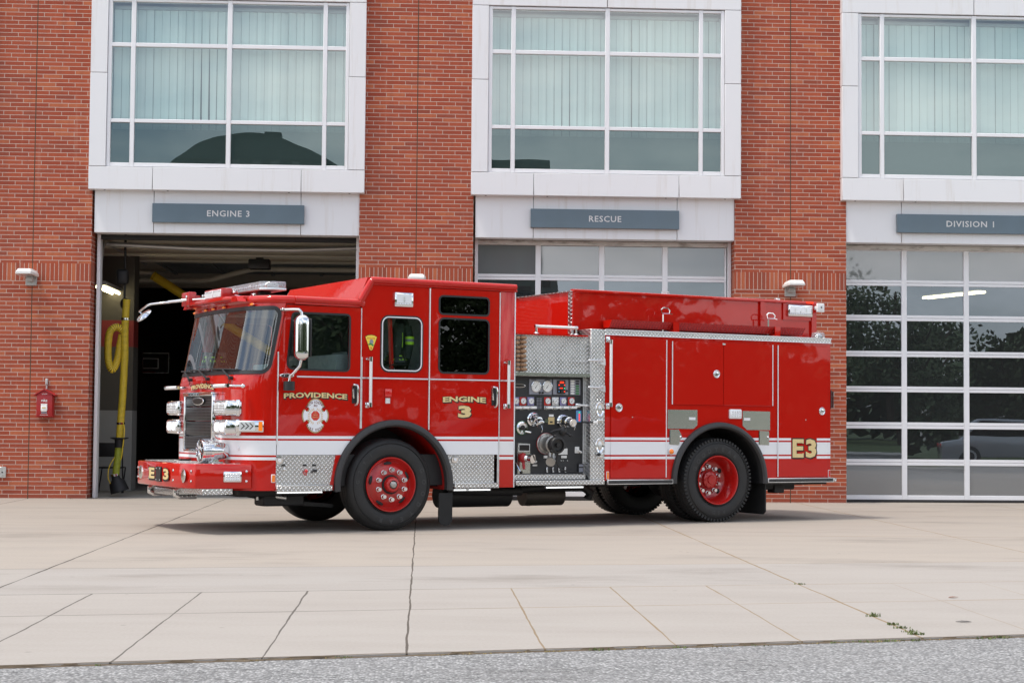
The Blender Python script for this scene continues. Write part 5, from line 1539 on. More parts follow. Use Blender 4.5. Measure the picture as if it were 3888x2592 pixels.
m = M(); m.box(-1.86, -1.76, 1.83, 2.10, 2.63, 2.80, 0.015, 2); m.box(-1.84, -1.70, 1.86, 1.90, 2.60, 2.76, 0.006, 1); m.ball((-1.865, 1.90, 2.74), 0.012, 0.03, 0.02, 1, 10, 6); mb = m.obj('mirror_bracket', [MT['darkred'], MT['chrome']], cab_o)
m = M(); m.tube([(-1.58, 1.55, 2.70), (-1.70, 1.66, 2.705), (-1.86, 1.94, 2.705), (-2.06, 2.0, 2.675)], 0.017, 10); m.tube([(-1.98, 1.98, 2.685), (-2.25, 2.06, 2.645), (-2.275, 2.12, 2.635), (-2.285, 2.40, 2.572)], 0.013, 10); m.tube([(-2.285, 2.40, 2.578), (-2.275, 2.36, 2.548), (-2.272, 2.30, 2.53)], 0.010, 8); m.obj('convex_mirror_arm', MT['chrome'], cab_o)
m = M(); m.lathe([(0.0, -0.030), (0.06, -0.026), (0.100, -0.012), (0.106, 0.0), (0.100, 0.004)], (-2.27, 2.26, 2.515), (0.69, 0.11, -0.70), 28); m.lathe([(0.100, 0.004), (0.06, 0.018), (0, 0.022)], (-2.27, 2.26, 2.515), (0.69, 0.11, -0.70), 28, 1); m.obj('convex_mirror', [MT['chrome'], MT['greyplate']], cab_o)
# lightbar
m = M()
lbp = rpoly([(-1.545, 0.30), (-1.545, 2.20), (-1.47, 2.29), (-1.25, 2.29), (-1.25, 0.205), (-1.42, 0.205)], 0.02)
m.slab([lbp], 2.738, 2.764, 0, 0.004); lbar = m.obj('lightbar', MT['alu'], ft)
m = M()
for y in (0.55, 1.22, 1.9): M().box(-1.47, -1.32, y-0.05, y+0.05, 2.664, 2.740, 0.01, 1).obj('lightbar_foot', MT['black'], lbar)
m = M(); lb2 = rpoly([(-1.540, 0.305), (-1.540, 2.195), (-1.465, 2.282), (-1.255, 2.282), (-1.255, 0.212), (-1.415, 0.212)], 0.02)
m.slab([lb2], 2.7645, 2.838, 0, 0.010, 2); m.obj('lightbar_lens', MT['clearlens'], lbar)
m = M(); random.seed(5)
y = 0.24; k = 0
while y < 2.22:
    w_ = (0.21, 0.33, 0.30, 0.26)[k % 4]
    m.box(-1.48, -1.33, y+0.01, min(y+w_-0.012, 2.25), 2.766, 2.822, 0.006, 1, mi=k % 2)
    for i in range(4): m.ball((-1.487, y+w_*(i+.5)/4, 2.795), 0.010, w_*0.09, 0.020, 1, 10, 6)
    y += w_; k += 1
m.obj('light_modules', [MT['steel'], MT['chrome']], lbar)

# cab interior
m = M(); m.box(-1.40, 1.58, 0.06, W_-0.06, 1.285, 1.30); m.box(-1.0, 0.42, 0.85, 1.6, 1.30, 1.62, 0.06, 2); m.box(0.44, 0.47, 0.04, W_-0.04, 1.285, 2.85)
m.prism([[(-1.72, 1.40), (-1.72, 1.76), (-1.40, 1.83), (-1.18, 1.78), (-1.12, 1.5), (-1.2, 1.3)]], lambda a, b, d: (a, d, b), 0.14, W_-0.14, 0, 0.02); m.box(-1.25, -1.15, 0.75, 1.25, 1.74, 1.92, 0.02, 2)
m.box(-0.66, -0.44, 0.15, 1.0, 1.60, 2.03, 0.02, 2)
m.obj('cab_interior', MT['interior'], cab_o)
m = M(); m.plate([[(-1.36, 1.29), (0.43, 1.29), (0.43, 2.57), (-0.43, 2.57), (-1.26, 2.55), (-1.36, 2.05)], fw1], W_-0.046, W_-0.034); m.plate([[(-0.41, 1.29), (0.43, 1.29), (0.43, 2.8), (-0.25, 2.8), (-0.41, 2.56)]], 1.9, 1.95); m.box(-1.2, 0.4, 0.1, W_-0.1, 2.545, 2.56); m.obj('cab_lining', MT['seat'], cab_o)
for y in (0.28, 1.62):
    m = M(); m.box(-0.98, -0.5, y, y+0.5, 1.31, 1.46, 0.05, 3); m.prism([[(-0.56, 1.25), (-0.50, 1.25), (-0.36, 2.05), (-0.46, 2.08)]], lambda a, b, d: (a, d, b), y+0.02, y+0.48, 0, 0.03); m.obj('cab_seat', MT['seat'], cab_o)
m = M(); m.tube([(-1.08+0.05*math.sin(a), 0.52+0.2*math.cos(a), 1.72+0.17*math.sin(a)) for a in [2*math.pi*i/24 for i in range(24)]], 0.014, 8, closed=True); m.cyl((-1.08, 0.52, 1.72), (-1.25, 0.52, 1.55), 0.03, 8); m.box(-1.10, -1.06, 0.34, 0.70, 1.71, 1.73); m.obj('steering_wheel', MT['black'], cab_o)
m = M(); m.tube([(-0.02, 0.10, 2.85), (0.0, 0.10, 2.4), (0.03, 0.10, 1.82)], 0.03, 6); m.obj('grab_strap', MT['redlens'], cab_o)
def helmet(name, loc, rz, label):
    t = thing(name, label, 'helmet'); t.parent = None
    m = M(); m.ball((0, 0, 0), 0.125, 0.15, 0.13, 0, 24, 12, -0.1); m.lathe([(0.12, 0.0), (0.17, -0.015), (0.185, -0.03), (0.165, -0.025), (0.11, -0.01)], (0, 0, -0.005), (0, 0, 1), 28)
    m.box(-0.006, 0.006, -0.15, 0.15, 0.02, 0.137, 0.004, 1); m.obj('helmet_shell', MT['black'], t)
    for a in (-110, -70, -30, 10, 150, 200):
        q = R(a); m = M(); pts = []
        for (da, zz) in ((-0.22, 0.03), (0.22, 0.03), (0.14, 0.085), (-0.14, 0.085)):
            k = math.sqrt(max(0, 1-(zz/0.13)**2))*1.02; pts.append((0.125*k*math.cos(q+da), 0.15*k*math.sin(q+da), zz))
        m.add(pts, [(0, 1, 2, 3)]); m.obj('reflective_patch', MT['lime'], t, 0)
    return t
fm = Matrix.Translation(Vector((-0.215, -7.6345, 0))) @ Matrix.Rotation(0.4609, 4, 'Z')
def inside(t, p, rz=0.0):
    q = fm @ Vector(p); t.location = q; t.rotation_euler = (0, 0, 0.4609+rz)
h1 = helmet('fire_helmet', (0, 0, 0), 0, 'black fire helmet with lime patches in the window behind the front door'); inside(h1, (0.13, 0.205, 1.95), R(20))
h2 = helmet('fire_helmet', (0, 0, 0), 0, 'black fire helmet with lime patches on the dashboard behind the windshield'); inside(h2, (-1.52, 1.84, 1.93), R(40)); h2.scale = (1.1, 1.1, 1.1)
t = thing('turnout_coat', 'dark firefighter coat with lime band hanging in the window behind the front door', 'coat'); inside(t, (0.22, 0.24, 1.88))
m = M(); m.ball((0, 0, 0.28), 0.13, 0.07, 0.38, 0, 16, 12); m.tube([(-0.04, -0.05, 0.52), (-0.10, -0.10, 0.3), (-0.12, -0.08, 0.02)], 0.055, 10); m.tube([(0.05, -0.05, 0.5), (0.06, -0.10, 0.32), (0.02, -0.10, 0.12)], 0.05, 10); m.obj('coat_body', MT['turnout'], t)
m = M(); m.lathe([(0.054, 0), (0.054, 0.035)], (0.058, -0.10, 0.285), (0, 0, 1), 14); m.lathe([(0.055, 0.035), (0.055, 0.065)], (0.058, -0.10, 0.285), (0, 0, 1), 14, 1); m.lathe([(0.054, 0.065), (0.054, 0.095)], (0.058, -0.10, 0.285), (0, 0, 1), 14); m.box(-0.05, -0.043, -0.125, -0.115, 0.25, 0.42); m.obj('reflective_band', [MT['lime'], MT['greyplate']], t)

# --- rear body
m = M()
near = [(2.912, 0.556), (arch_x(BC, BR, 0.556, -1), 0.556)]+arch_pts(BC, BR, arch_x(BC, BR, 0.556, -1), arch_x(BC, BR, 0.556, 1), 30)+[(6.504, 0.556), (6.504, 2.366), (2.912, 2.366)]
m.plate([near], 0.0, 0.03); m.plate([near], W_-0.03, W_)
m.box(6.474, 6.5035, 0.031, W_-0.031, 0.556, 2.366); m.box(2.915, 2.945, 0.031, W_-0.031, 0.556, 2.366)
m.box(2.945, 6.474, 0.031, W_-0.031, 2.33, 2.366); m.box(2.945, 3.86, 0.031, 0.72, 0.556, 0.58); m.box(5.45, 6.474, 0.031, 0.72, 0.556, 0.58); m.box(2.945, 3.86, 1.72, W_-.031, 0.556, 0.58); m.box(5.45, 6.474, 1.72, W_-.031, 0.556, 0.58)
body = m.obj('body', MT['redstripe'], ft, 30)
m = M(); m.box(2.910, 6.512, -0.012, 0.30, 2.366, 2.430, 0.006, 1); m.box(2.910, 6.512, 2.14, 2.452, 2.366, 2.430, 0.006, 1); m.obj('top_trim', MT['diamond'], body)
m = M(); m.box(2.906, 6.515, -0.017, -0.010, 2.424, 2.434); m.box(2.906, 6.515, -0.017, -0.010, 2.362, 2.372); m.obj('trim_edge', MT['frame'], body)
def comp_door(x0, x1, z0, z1, latches, hinge):
    m = M(); m.box(x0, x1, -0.016, -0.001, z0, z1, 0.005, 1); d = m.obj('compartment_door', MT['redstripe'], ft, 30)
    for lx, lz in latches:
        m = M(); m.lathe([(0.052, 0.0), (0.052, 0.008), (0.046, 0.012), (0.040, 0.006), (0.034, 0.005), (0.030, 0.010), (0.018, 0.011), (0, 0.011)], (lx, -0.016, lz), (0, -1, 0), 28); m.box(lx-0.026, lx+0.026, -0.031, -0.026, lz-0.006, lz+0.006, 0.002, 1); m.obj('door_latch', MT['chrome'], d)
    for hx in hinge:
        m = M(); m.tube([(hx, -0.012, z0+0.004), (hx, -0.012, z1-0.004)], 0.007, 6); m.obj('door_hinge', MT['frame'], d)
    return d
dA = comp_door(2.994, 3.822, 0.584, 2.332, [(3.107, 1.461)], [3.829])
dB = comp_door(3.926, 4.717, 1.509, 2.320, [(4.604, 1.913)], [3.919])
dB2 = comp_door(4.722, 5.514, 1.509, 2.319, [], [5.521])
m = M(); m.box(4.70, 4.745, -0.022, -0.014, 2.290, 2.312, 0.002, 1); m.obj('door_catch', MT['steel'], dB)
dC = comp_door(5.618, 6.452, 0.580, 2.318, [(6.344, 1.453)], [5.609])
for d, x in ((dA, 3.31), (dC, 6.07)):
    m = M(); m.cyl((x, -0.016, 1.345 if d is dA else 1.335), (x, -0.02, 1.345 if d is dA else 1.335), 0.008, 8); m.obj('door_bolt', MT['steel'], d)
gold(dC, 'E', 5.941, 0.956, 0.185, 0.245, -0.0165, 0.035, 0, 'unit_number', 1.0, 0.016, 0.012); gold(dC, '3', 6.161, 0.955, 0.180, 0.248, -0.0165, 0.045, 0, 'unit_number', 1.0, 0.016, 0.012)
m = M()
for (xa, xb, za, zb) in ((5.862, 5.90, 1.05, 1.078), (5.862, 5.90, 0.834, 0.862), (6.015, 6.034, 1.02, 1.078), (6.015, 6.034, 0.834, 0.892)): m.box(xa, xb, -0.0178, -0.0168, za, zb)
m.obj('unit_number_serif', MT['goldleaf'], dC, 0)
m = M(); m.tube([(2.955, -0.07, 1.50), (2.955, -0.07, 2.27)], 0.018, 12); m.obj('grab_rail', MT['whiteplastic'], body)
m = M()
for z, s in ((1.47, 1), (2.30, -1)):
    m = M(); m.cyl((2.955, -0.07, z), (2.955, -0.07, z+s*0.05), 0.021, 12); m.cyl((2.95, 0, z+s*.01), (2.95, -0.07, z+s*.01), 0.014, 10); m.box(2.92, 2.975, -0.012, -0.001, z-0.03, z+0.045, 0.006, 2)
    m.obj('rail_bracket', MT['chrome'], body)
for xa, xb in ((2.935, 3.922), (5.428, 6.53)):
    m = M(); m.box(xa, xb, -0.040, -0.001, 0.505, 0.566, 0.005, 1); r_ = m.obj('rub_rail', MT['alu'], body)
    m = M(); m.box(xa+0.012, xb-0.012, -0.0445, -0.039, 0.516, 0.556, 0.003, 1)
    for x in (xa+0.11, xb-0.11): m.cyl((x, -0.044, 0.535), (x, -0.047, 0.535), 0.009, 8, mi=1)
    m.obj('rub_rail_strip', [MT['rubber'], MT['ink']], body)
m = M(); m.box(6.525, 6.59, -0.03, 2.47, 0.512, 0.560, 0.006, 1); m.box(6.50, 6.56, 0.3, 2.1, 0.47, 0.515); m.obj('tailboard', MT['diamond'], body)
# polished scuff plates and little doors over the rear wheel
for P in ([(3.852, 1.446), (4.314, 1.446), (4.314, 1.252), (4.251, 1.203), (3.852, 1.203)], [(5.034, 1.442), (5.483, 1.438), (5.483, 1.195), (5.104, 1.195), (5.034, 1.251)]):
    m = M(); m.plate([P], -0.007, -0.001, 0, 0.0)
    lx = 4.232 if P[0][0] < 4 else 5.105
    m.box(lx-0.05, lx+0.05, -0.010, -0.0065, 1.318, 1.352, 0, mi=1)
    m.obj('bottle_door', [MT['mirrorsteel'], MT['frame']], body)
for P, lx in (([(3.888, 1.193), (4.025, 1.193), (4.067, 1.125), (4.028, 0.998), (3.888, 1.003)], 4.055), ([(5.306, 1.186), (5.467, 1.181), (5.467, 0.998), (5.306, 1.003)], 5.45)):
    m = M(); m.plate([P], -0.006, -0.001); m.lathe([(0.02, 0.0), (0.016, 0.012), (0.008, 0.02), (0, 0.02)], (lx, -0.006, 1.10), (0, -1, 0), 10, 1); m.box(3.878 if lx < 5 else 5.296, 3.892 if lx < 5 else 5.31, -0.009, -0.002, 1.01, 1.18, 0, mi=1); m.obj('fuel_door', [MT['mirrorsteel'], MT['chrome']], body)
grid_light('side_warning_light', body, (4.909, -0.004, 1.400), (1, 0, 0), (0, 0, 1), (0, -1, 0), 0.195, 0.125, 4, 3, MT['frame'])
m = M(); m.lathe([(0.046, 0.0), (0.044, 0.014), (0.034, 0.016)], (3.905, -0.001, 0.915), (0, -1, 0), 24); m.lathe([(0.034, 0.012), (0.030, 0.03), (0.016, 0.042), (0, 0.045)], (3.905, -0.001, 0.915), (0, -1, 0), 20, 1); m.obj('amber_turn_lamp', [MT['alu'], MT['amber']], body)
for x in (2.955, 6.478):
    m = M(); m.box(x-0.018, x+0.018, -0.010, -0.0005, 0.57, 0.668, 0.002, 1, mi=1); m.box(x-0.013, x+0.013, -0.012, -0.009, 0.576, 0.662); m.obj('side_reflector', [MT['amber'] if x < 5 else MT['redlens'], MT['frame']], body)
m = M(); m.box(6.535, 6.545, -0.02, 0.0, 1.5, 1.72); m.tube([(6.51, 0.05, 1.75), (6.54, 0.03, 1.73), (6.54, 0.03, 1.5), (6.51, 0.05, 1.48)], 0.012, 8); m.obj('rear_grab_rail', MT['rubber'], body)

# --- hose bed above the body
HY = 0.30
m = M(); m.box(2.60, 6.49, HY, HY+0.03, 2.425, 2.915); m.box(2.60, 6.49, W_-HY-0.03, W_-HY, 2.425, 2.915); m.box(2.60, 2.63, HY, W_-HY, 2.345, 2.90); m.box(6.46, 6.49, HY+.031, W_-HY-.031, 2.366, 2.60); m.box(2.63, 6.46, HY+.03, W_-HY-.03, 2.58, 2.61)
m.box(2.60, 6.495, HY-0.045, HY+0.04, 2.902, 2.938, 0.008, 1)
for xa, xb in ((2.605, 2.70), (5.535, 5.615), (6.405, 6.488)): m.box(xa, xb, HY-0.032, HY+0.001, 2.430, 2.904)
m.box(5.925, 6.400, HY-0.022, HY+0.001, 2.680, 2.900)
hb = m.obj('hose_bed', MT['red'], ft, 30)
m = M(); m.box(2.592, 2.6255, HY-0.006, HY+0.075, 2.36, 2.905); m.box(2.592, 2.598, 1.84, 1.93, 2.36, 2.905); m.box(2.58, 2.66, HY-0.02, W_-HY, 2.904, 2.918); m.obj('hose_bed_corner', MT['diamond'], hb)
scene_light(hb, 5.985, 6.402, 2.728, 2.886, HY-0.022, 2)
m = M(); m.box(6.30, 6.42, HY-0.052, HY-0.044, 2.912, 2.934, 0.003, 1); m.obj('red_clearance_lamp', MT['redlit'], hb)
m = M(); m.box(6.42, 6.54, 0.16, 0.20, 2.795, 2.915, 0.012, 2); m.cyl((6.48, 0.16, 2.86), (6.48, 0.152, 2.86), 0.01, 8, mi=1); m.box(6.44, 6.50, 0.20, 0.32, 2.83, 2.88, 0.01, 1); m.obj('rear_floodlight', [MT['whiteplastic'], MT['black']], hb)
m = M(); m.lathe([(0.098, 0.0), (0.098, 0.016), (0.09, 0.02)], (6.40, 0.13, 2.430), (0, 0, 1), 28, 1); m.lathe([(0.094, 0.018), (0.094, 0.03), (0.090, 0.034), (0.090, 0.05), (0.086, 0.054), (0.086, 0.07), (0.075, 0.085), (0, 0.09)], (6.40, 0.13, 2.430), (0, 0, 1), 32); m.obj('beacon', [MT['clearlens'], MT['chrome']], body)
m = M(); m.ball((6.40, 0.13, 2.47), 0.06, 0.06, 0.035, 0, 14, 8); m.obj('beacon_reflector', MT['chrome'], body)
m = M(); m.tube([(3.95, HY-0.02, 2.938), (3.95, HY-0.02, 2.965), (4.06, HY-0.02, 2.965), (4.06, HY-0.02, 2.938)], 0.006, 6); m.obj('cover_hook', MT['alu'], hb); m = M(); m.box(5.83, 5.89, HY, HY+0.06, 2.938, 2.965, 0.004, 1); m.obj('cover_fittings', MT['alu'], hb)
# folding ladder tray and its hooks
m = M(); m.prism([[(0.05, 2.560), (0.07, 2.560), (0.13, 2.478), (0.235, 2.478), (0.26, 2.56), (0.275, 2.56), (0.245, 2.465), (0.12, 2.465)]], lambda a, b, d: (d, a, b), 3.05, 6.12); m.prism([[(0.05, 2.560), (0.12, 2.465), (0.245, 2.465), (0.275, 2.56)]], lambda a, b, d: (d, a, b), 3.04, 3.055, mi=1); trr = m.obj('hard_suction_tray', [MT['diamondred'], MT['red']], hb)
m = M()
for x in (3.97, 5.60): M().box(x, x+0.085, 0.035, 0.05, 2.43, 2.562).box(x, x+0.085, 0.05, 0.28, 2.43, 2.464).obj('tray_bracket', MT['red'], trr)
for x in (3.87, 5.56):
    m = M(); m.cyl((x, 0.14, 2.43), (x, 0.14, 2.66), 0.012, 8); m.tube([(x-0.02, 0.13, 2.67), (x-0.03, 0.13, 2.72), (x, 0.13, 2.745), (x+0.07, 0.13, 2.745), (x+0.105, 0.13, 2.715), (x+0.095, 0.13, 2.675), (x+0.14, 0.13, 2.665)], 0.009, 6); m.tube([(x-0.02, 0.13, 2.67), (x+0.10, 0.13, 2.672)], 0.009, 6); m.obj('tray_hook', MT['chrome'], trr)

# --- pump module between cab and body
PY = 0.15
m = M()
m.box(1.66, 2.699, PY, PY+0.03, 0.62, 1.84)
pm = m.obj('pump_panel', MT['panelblack'], ft)
m = M(); m.box(1.66, 2.90, W_-0.18, W_-0.15, 0.55, 2.33); m.obj('pump_panel', MT['panelblack'], ft)
m = M(); m.box(2.70, 2.910, -0.002, 0.30, 0.508, 2.432, 0.004, 1); dpn = m.obj('pump_house_corner', MT['diamond'], ft)
m = M(); m.box(2.676, 2.698, PY-0.014, PY-0.001, 0.63, 1.83); m.obj('panel_edge_trim', MT['alu'], pm)
m = M(); m.box(1.63, 2.70, 0.06, 0.09, 1.876, 2.335); m.box(1.63, 2.70, 0.09, W_-0.2, 1.85, 1.876); m.box(1.63, 2.70, W_-0.22, W_-0.19, 1.876, 2.335); clb = m.obj('crosslay_box', MT['diamond'], ft)
m = M(); m.box(1.64, 2.665, 0.0, 0.06, 2.330, 2.348); m.box(1.64, 2.60, 0.06, W_-0.06, 2.332, 2.346); m.obj('crosslay_cover', MT['red'], clb)
m = M(); m.box(1.635, 2.695, 0.0, PY, 1.828, 1.876, 0.004, 1); m.obj('panel_shelf', MT['mirrorsteel'], pm)
m = M(); m.tube([(1.945, 0.03, 2.437), (2.490, 0.03, 2.437)], 0.018, 12, mi=1)
for x in (1.935, 2.50):
    m.cyl((x, 0.03, 2.348), (x, 0.03, 2.437), 0.015, 10); m.lathe([(0.035, 0), (0.03, 0.01), (0.015, 0.02)], (x, 0.03, 2.348), (0, 0, 1), 16); m.cyl((x-0.02, 0.03, 2.437), (x+0.02, 0.03, 2.437), 0.022, 12)
m.obj('top_grab_rail', [MT['chrome'], MT['whiteplastic']], clb)
m = M(); m.box(1.64, 2.675, 0.06, PY, 0.573, 0.636, 0.004, 1); m.box(1.64, 2.895, -0.035, 0.15, 0.506, 0.566, 0.005, 1); pst = m.obj('pump_step', MT['diamond'], ft)
m = M(); m.box(2.07, 2.61, 0.0, 0.03, 0.468, 0.488)
for i in range(30): m.box(2.08+0.0175*i, 2.091+0.0175*i, -0.005, 0.001, 0.472, 0.485, 0, mi=1)
m.obj('step_light_strip', [MT['alu'], MT['ledlit']], pst)
def pp(name, mats, fn, smooth=38):
    m = M(); fn(m); return m.obj(name, mats, pm, smooth)
y_ = PY-0.001
def f(m):
    m.box(1.902, 2.226, y_-0.012, y_, 1.608, 1.798, 0.004, 1)
    m.box(1.93, 2.0, y_-0.0135, y_-0.0115, 1.785, 1.793, 0, mi=1); m.box(2.12, 2.20, y_-0.0135, y_-0.0115, 1.785, 1.793, 0, mi=1); m.cyl((2.05, y_-.01, 1.63), (2.05, y_-.025, 1.63), 0.014, 8, mi=1); m.cyl((2.09, y_-.01, 1.63), (2.09, y_-.025, 1.63), 0.014, 8, mi=1)
pp('gauge_plate', [MT['greyplate'], MT['ink']], f)
def gauge(x, z, r, y=y_-0.012):
    m = M(); m.lathe([(r*1.08, 0), (r*1.08, 0.02), (r*0.98, 0.022)], (x, y, z), (0, -1, 0), 28); m.lathe([(r*0.98, 0.019), (0, 0.019)], (x, y, z), (0, -1, 0), 28, 1)
    a = R(52); c_, s_ = math.cos(a), math.sin(a)
    m.add([(x-r*.45*c_-.004*s_, y-0.0205, z-r*.45*s_+.004*c_), (x-r*.45*c_+.004*s_, y-0.0205, z-r*.45*s_-.004*c_), (x+r*.72*c_, y-0.0205, z+r*.72*s_)], [(0, 1, 2)], 2)
    for i in range(11):
        b = R(225-27*i); k0, k1 = r*.72, r*.88; w_ = r*0.035
        m.add([(x+k0*math.cos(b)-w_*math.sin(b), y-.0205, z+k0*math.sin(b)+w_*math.cos(b)), (x+k0*math.cos(b)+w_*math.sin(b), y-.0205, z+k0*math.sin(b)-w_*math.cos(b)), (x+k1*math.cos(b)+w_*math.sin(b), y-.0205, z+k1*math.sin(b)-w_*math.cos(b)), (x+k1*math.cos(b)-w_*math.sin(b), y-.0205, z+k1*math.sin(b)+w_*math.cos(b))], [(0, 1, 2, 3)], 2)
    m.obj('pressure_gauge', [MT['chrome'], MT['cleanwhite'], MT['ink']], pm)
gauge(1.992, 1.706, 0.064); gauge(2.153, 1.709, 0.064)
def f(m):
    m.box(2.243, 2.466, y_-0.010, y_, 1.611, 1.801, 0.004, 1); m.box(2.298, 2.413, y_-0.03, y_-0.009, 1.622, 1.786, 0.01, 2, mi=1); m.box(2.33, 2.385, y_-0.033, y_-0.029, 1.752, 1.774, 0, mi=2); m.box(2.33, 2.37, y_-0.033, y_-0.029, 1.685, 1.698, 0, mi=2)
    for i, (a, b, q) in enumerate(((2.318, 1.73, 2), (2.396, 1.73, 2), (2.318, 1.69, 3), (2.396, 1.69, 4), (2.318, 1.65, 3), (2.396, 1.65, 2))): m.ball((a, y_-0.031, b), 0.009, 0.003, 0.009, q, 8, 6)
    m.cyl((2.352, y_-.03, 1.65), (2.352, y_-.05, 1.65), 0.018, 12, mi=1); m.cyl((2.44, y_-.01, 1.66), (2.44, y_-.018, 1.66), 0.014, 10, mi=1)
pp('pressure_governor', [MT['greyplate'], MT['black'], MT['redlit'], MT['blue'], MT['greenlit']], f)
def f(m):
    m.box(2.486, 2.64, y_-0.010, y_, 1.611, 1.805, 0.004, 1)
    for i in range(6): m.ball((2.525, y_-0.011, 1.782-0.0305*i), 0.030, 0.003, 0.0125, 1, 12, 6); m.box(2.57, 2.618, y_-0.014, y_-0.009, 1.772-0.0305*i, 1.792-0.0305*i, 0.002, 1, mi=2 if i > 1 else 3)
pp('switch_panel', [MT['greyplate'], MT['cleanwhite'], MT['green'], MT['black']], f)
def f(m): m.ball((1.755, y_, 1.712), 0.11, 0.008, 0.026, 0, 24, 6); m.ball((1.755, y_-0.004, 1.712), 0.095, 0.007, 0.019, 1, 24, 6)
pp('maker_badge', [MT['chrome'], MT['ink']], f)
for i, x in enumerate((1.72, 1.82, 1.931, 2.167, 2.281, 2.393, 2.509)):
    col = ('purple', 'emblemred', 'purple', 'emblemred', 'cleanwhite', 'purple', 'emblemred')[i]
    z = 1.524+0.014*(x-1.72)
    m = M(); m.box(x-0.046, x+0.046, y_-0.006, y_, z-0.052, z+0.047, 0.002, 1); m.obj('gauge_plate', MT[col], pm)
    gauge(x, z, 0.036, y_-0.006)
    m = M(); m.box(x-0.044, x+0.040, y_-0.008, y_, z-0.108, z-0.056, 0.006, 1); m.cyl((x, y_-.005, z-.08), (x, y_-.05, z-.08), 0.013, 10); m.box(x-0.03, x+0.055, y_-0.065, y_-0.048, z-0.095, z-0.063, 0.012, 2, mi=1); m.obj('valve_handle', [MT['chrome'], MT['cleanwhite']], pm)
def f(m):
    m.box(2.004, 2.09, y_-0.008, y_, 1.42, 1.585, 0.003, 1)
    for i in range(8): m.box(2.012, 2.040, y_-0.010, y_-0.007, 1.436+0.0175*i, 1.443+0.0175*i, 0, mi=1); m.box(2.050, 2.082, y_-0.010, y_-0.007, 1.436+0.0175*i, 1.443+0.0175*i, 0, mi=1)
    m.box(2.03, 2.06, y_-.012, y_-.007, 1.418, 1.43, 0, mi=2); m.box(2.03, 2.06, y_-.012, y_-.007, 1.574, 1.586, 0, mi=2)
pp('test_port_plate', [MT['black'], MT['greyplate'], MT['chrome']], f)
def f(m): m.box(2.565, 2.64, y_-.02, y_, 1.455, 1.51, 0.012, 2); m.tube([(2.60, y_-.02, 1.485), (2.64, y_-.07, 1.485), (2.70, y_-.08, 1.48)], 0.013, 8, mi=1)
pp('drain_handle', [MT['chrome'], MT['cleanwhite']], f)
def outlet(x, z, dirv, L_, r):
    m = M(); d = Vector(dirv).normalized(); c0 = Vector((x, y_, z))
    m.lathe([(r*1.25, 0), (r*1.25, 0.012), (r, 0.018), (r, 0.05), (r*1.07, 0.052), (r*1.07, 0.065), (r, 0.067), (r*0.95, 0.09)], c0, (0, -1, 0), 24)
    c1 = c0+Vector((0, -0.085, 0))
    m.lathe([(r*0.95, 0), (r*0.9, L_*0.3), (r*0.95, L_*0.35), (r*0.95, L_*0.5), (r*0.8, L_*0.55), (r*0.8, L_*0.95), (r*0.7, L_), (0, L_)], c1-d*0.02, d, 20)
    e = c1+d*L_; m.tube([e, e+Vector((0, -0.02, -0.05)), e+Vector((0.0, 0.0, -0.08))], 0.004, 5)
    m.ball((x, y_-0.04, z+r*1.0), 0.028, 0.008, 0.013, 1, 12, 6)
    m.obj('discharge_outlet', [MT['chrome'], MT['emblemred'] if x < 2.2 else MT['purple']], pm)
outlet(1.965, 1.305, (0.0, -0.86, -0.5), 0.15, 0.068); outlet(2.385, 1.285, (0.0, -1, -0.12), 0.20, 0.066)
def f(m): m.cyl((2.10+0.05, y_, 1.29), (2.15, y_-0.02, 1.29), 0.028, 8)
pp('small_valve', MT['chrome'], f)
def f(m): m.box(2.182, 2.27, y_-0.004, y_, 1.245, 1.334); m.box(2.192, 2.258, y_-0.004, y_, 1.340, 1.368, 0, mi=1); m.box(2.205, 2.245, y_-.0055, y_-.0035, 1.265, 1.283, 0, mi=2)
pp('instruction_plate', [MT['tanplate'], MT['cleanwhite'], MT['ink']], f)
def f(m):
    m.box(2.58, 2.658, y_-0.012, y_, 1.275, 1.422, 0.006, 1)
    for i in range(5): m.ball((2.625, y_-0.013, 1.395-0.024*i), 0.013, 0.004, 0.009, 1 if i == 0 else 2, 8, 6)
pp('tank_level_gauge', [MT['blue'], MT['greenlit'], MT['redlit']], f)
def f(m):
    m.lathe([(0.086, 0), (0.086, 0.012), (0.080, 0.018)], (1.808, y_, 1.20), (0, -1, 0), 28, 1); m.lathe([(0.080, 0.016), (0.06, 0.03), (0.03, 0.028)], (1.808, y_, 1.20), (0, -1, 0), 28); m.lathe([(0.034, 0.028), (0.03, 0.035), (0.02, 0.03), (0, 0.038)], (1.808, y_, 1.20), (0, -1, 0), 20, 2); m.tube([(1.85, y_-.03, 1.155), (1.91, y_-.05, 1.145)], 0.012, 8)
pp('relief_valve_wheel', [MT['chrome'], MT['green'], MT['black']], f)
# large intake with black cap and gate valve
def f(m):
    c = (2.145, y_, 1.01)
    m.lathe([(0.128, 0), (0.128, 0.02), (0.118, 0.03), (0.118, 0.05), (0.095, 0.055), (0.095, 0.16), (0.102, 0.165), (0.102, 0.185), (0.09, 0.19), (0.09, 0.25)], c, (0, -1, -0.05), 36)
    m.lathe([(0.130, 0.004), (0.132, 0.016), (0.128, 0.02)], c, (0, -1, -0.05), 36, 1)
    for i in range(8):
        a = 2*math.pi*i/8; m.cyl((c[0]+0.112*math.cos(a), y_-.02, c[2]+0.112*math.sin(a)), (c[0]+0.112*math.cos(a), y_-.045, c[2]+0.112*math.sin(a)), 0.010, 6)
    m.tube([(2.15, y_-.13, 0.92), (2.145, y_-.14, 0.84), (2.13, y_-.17, 0.80)], 0.045, 12); m.lathe([(0.058, 0), (0.058, 0.03), (0.035, 0.03), (0.0, 0.02)], (2.13, y_-.16, 0.80), (-0.5, -0.6, -0.4), 16)
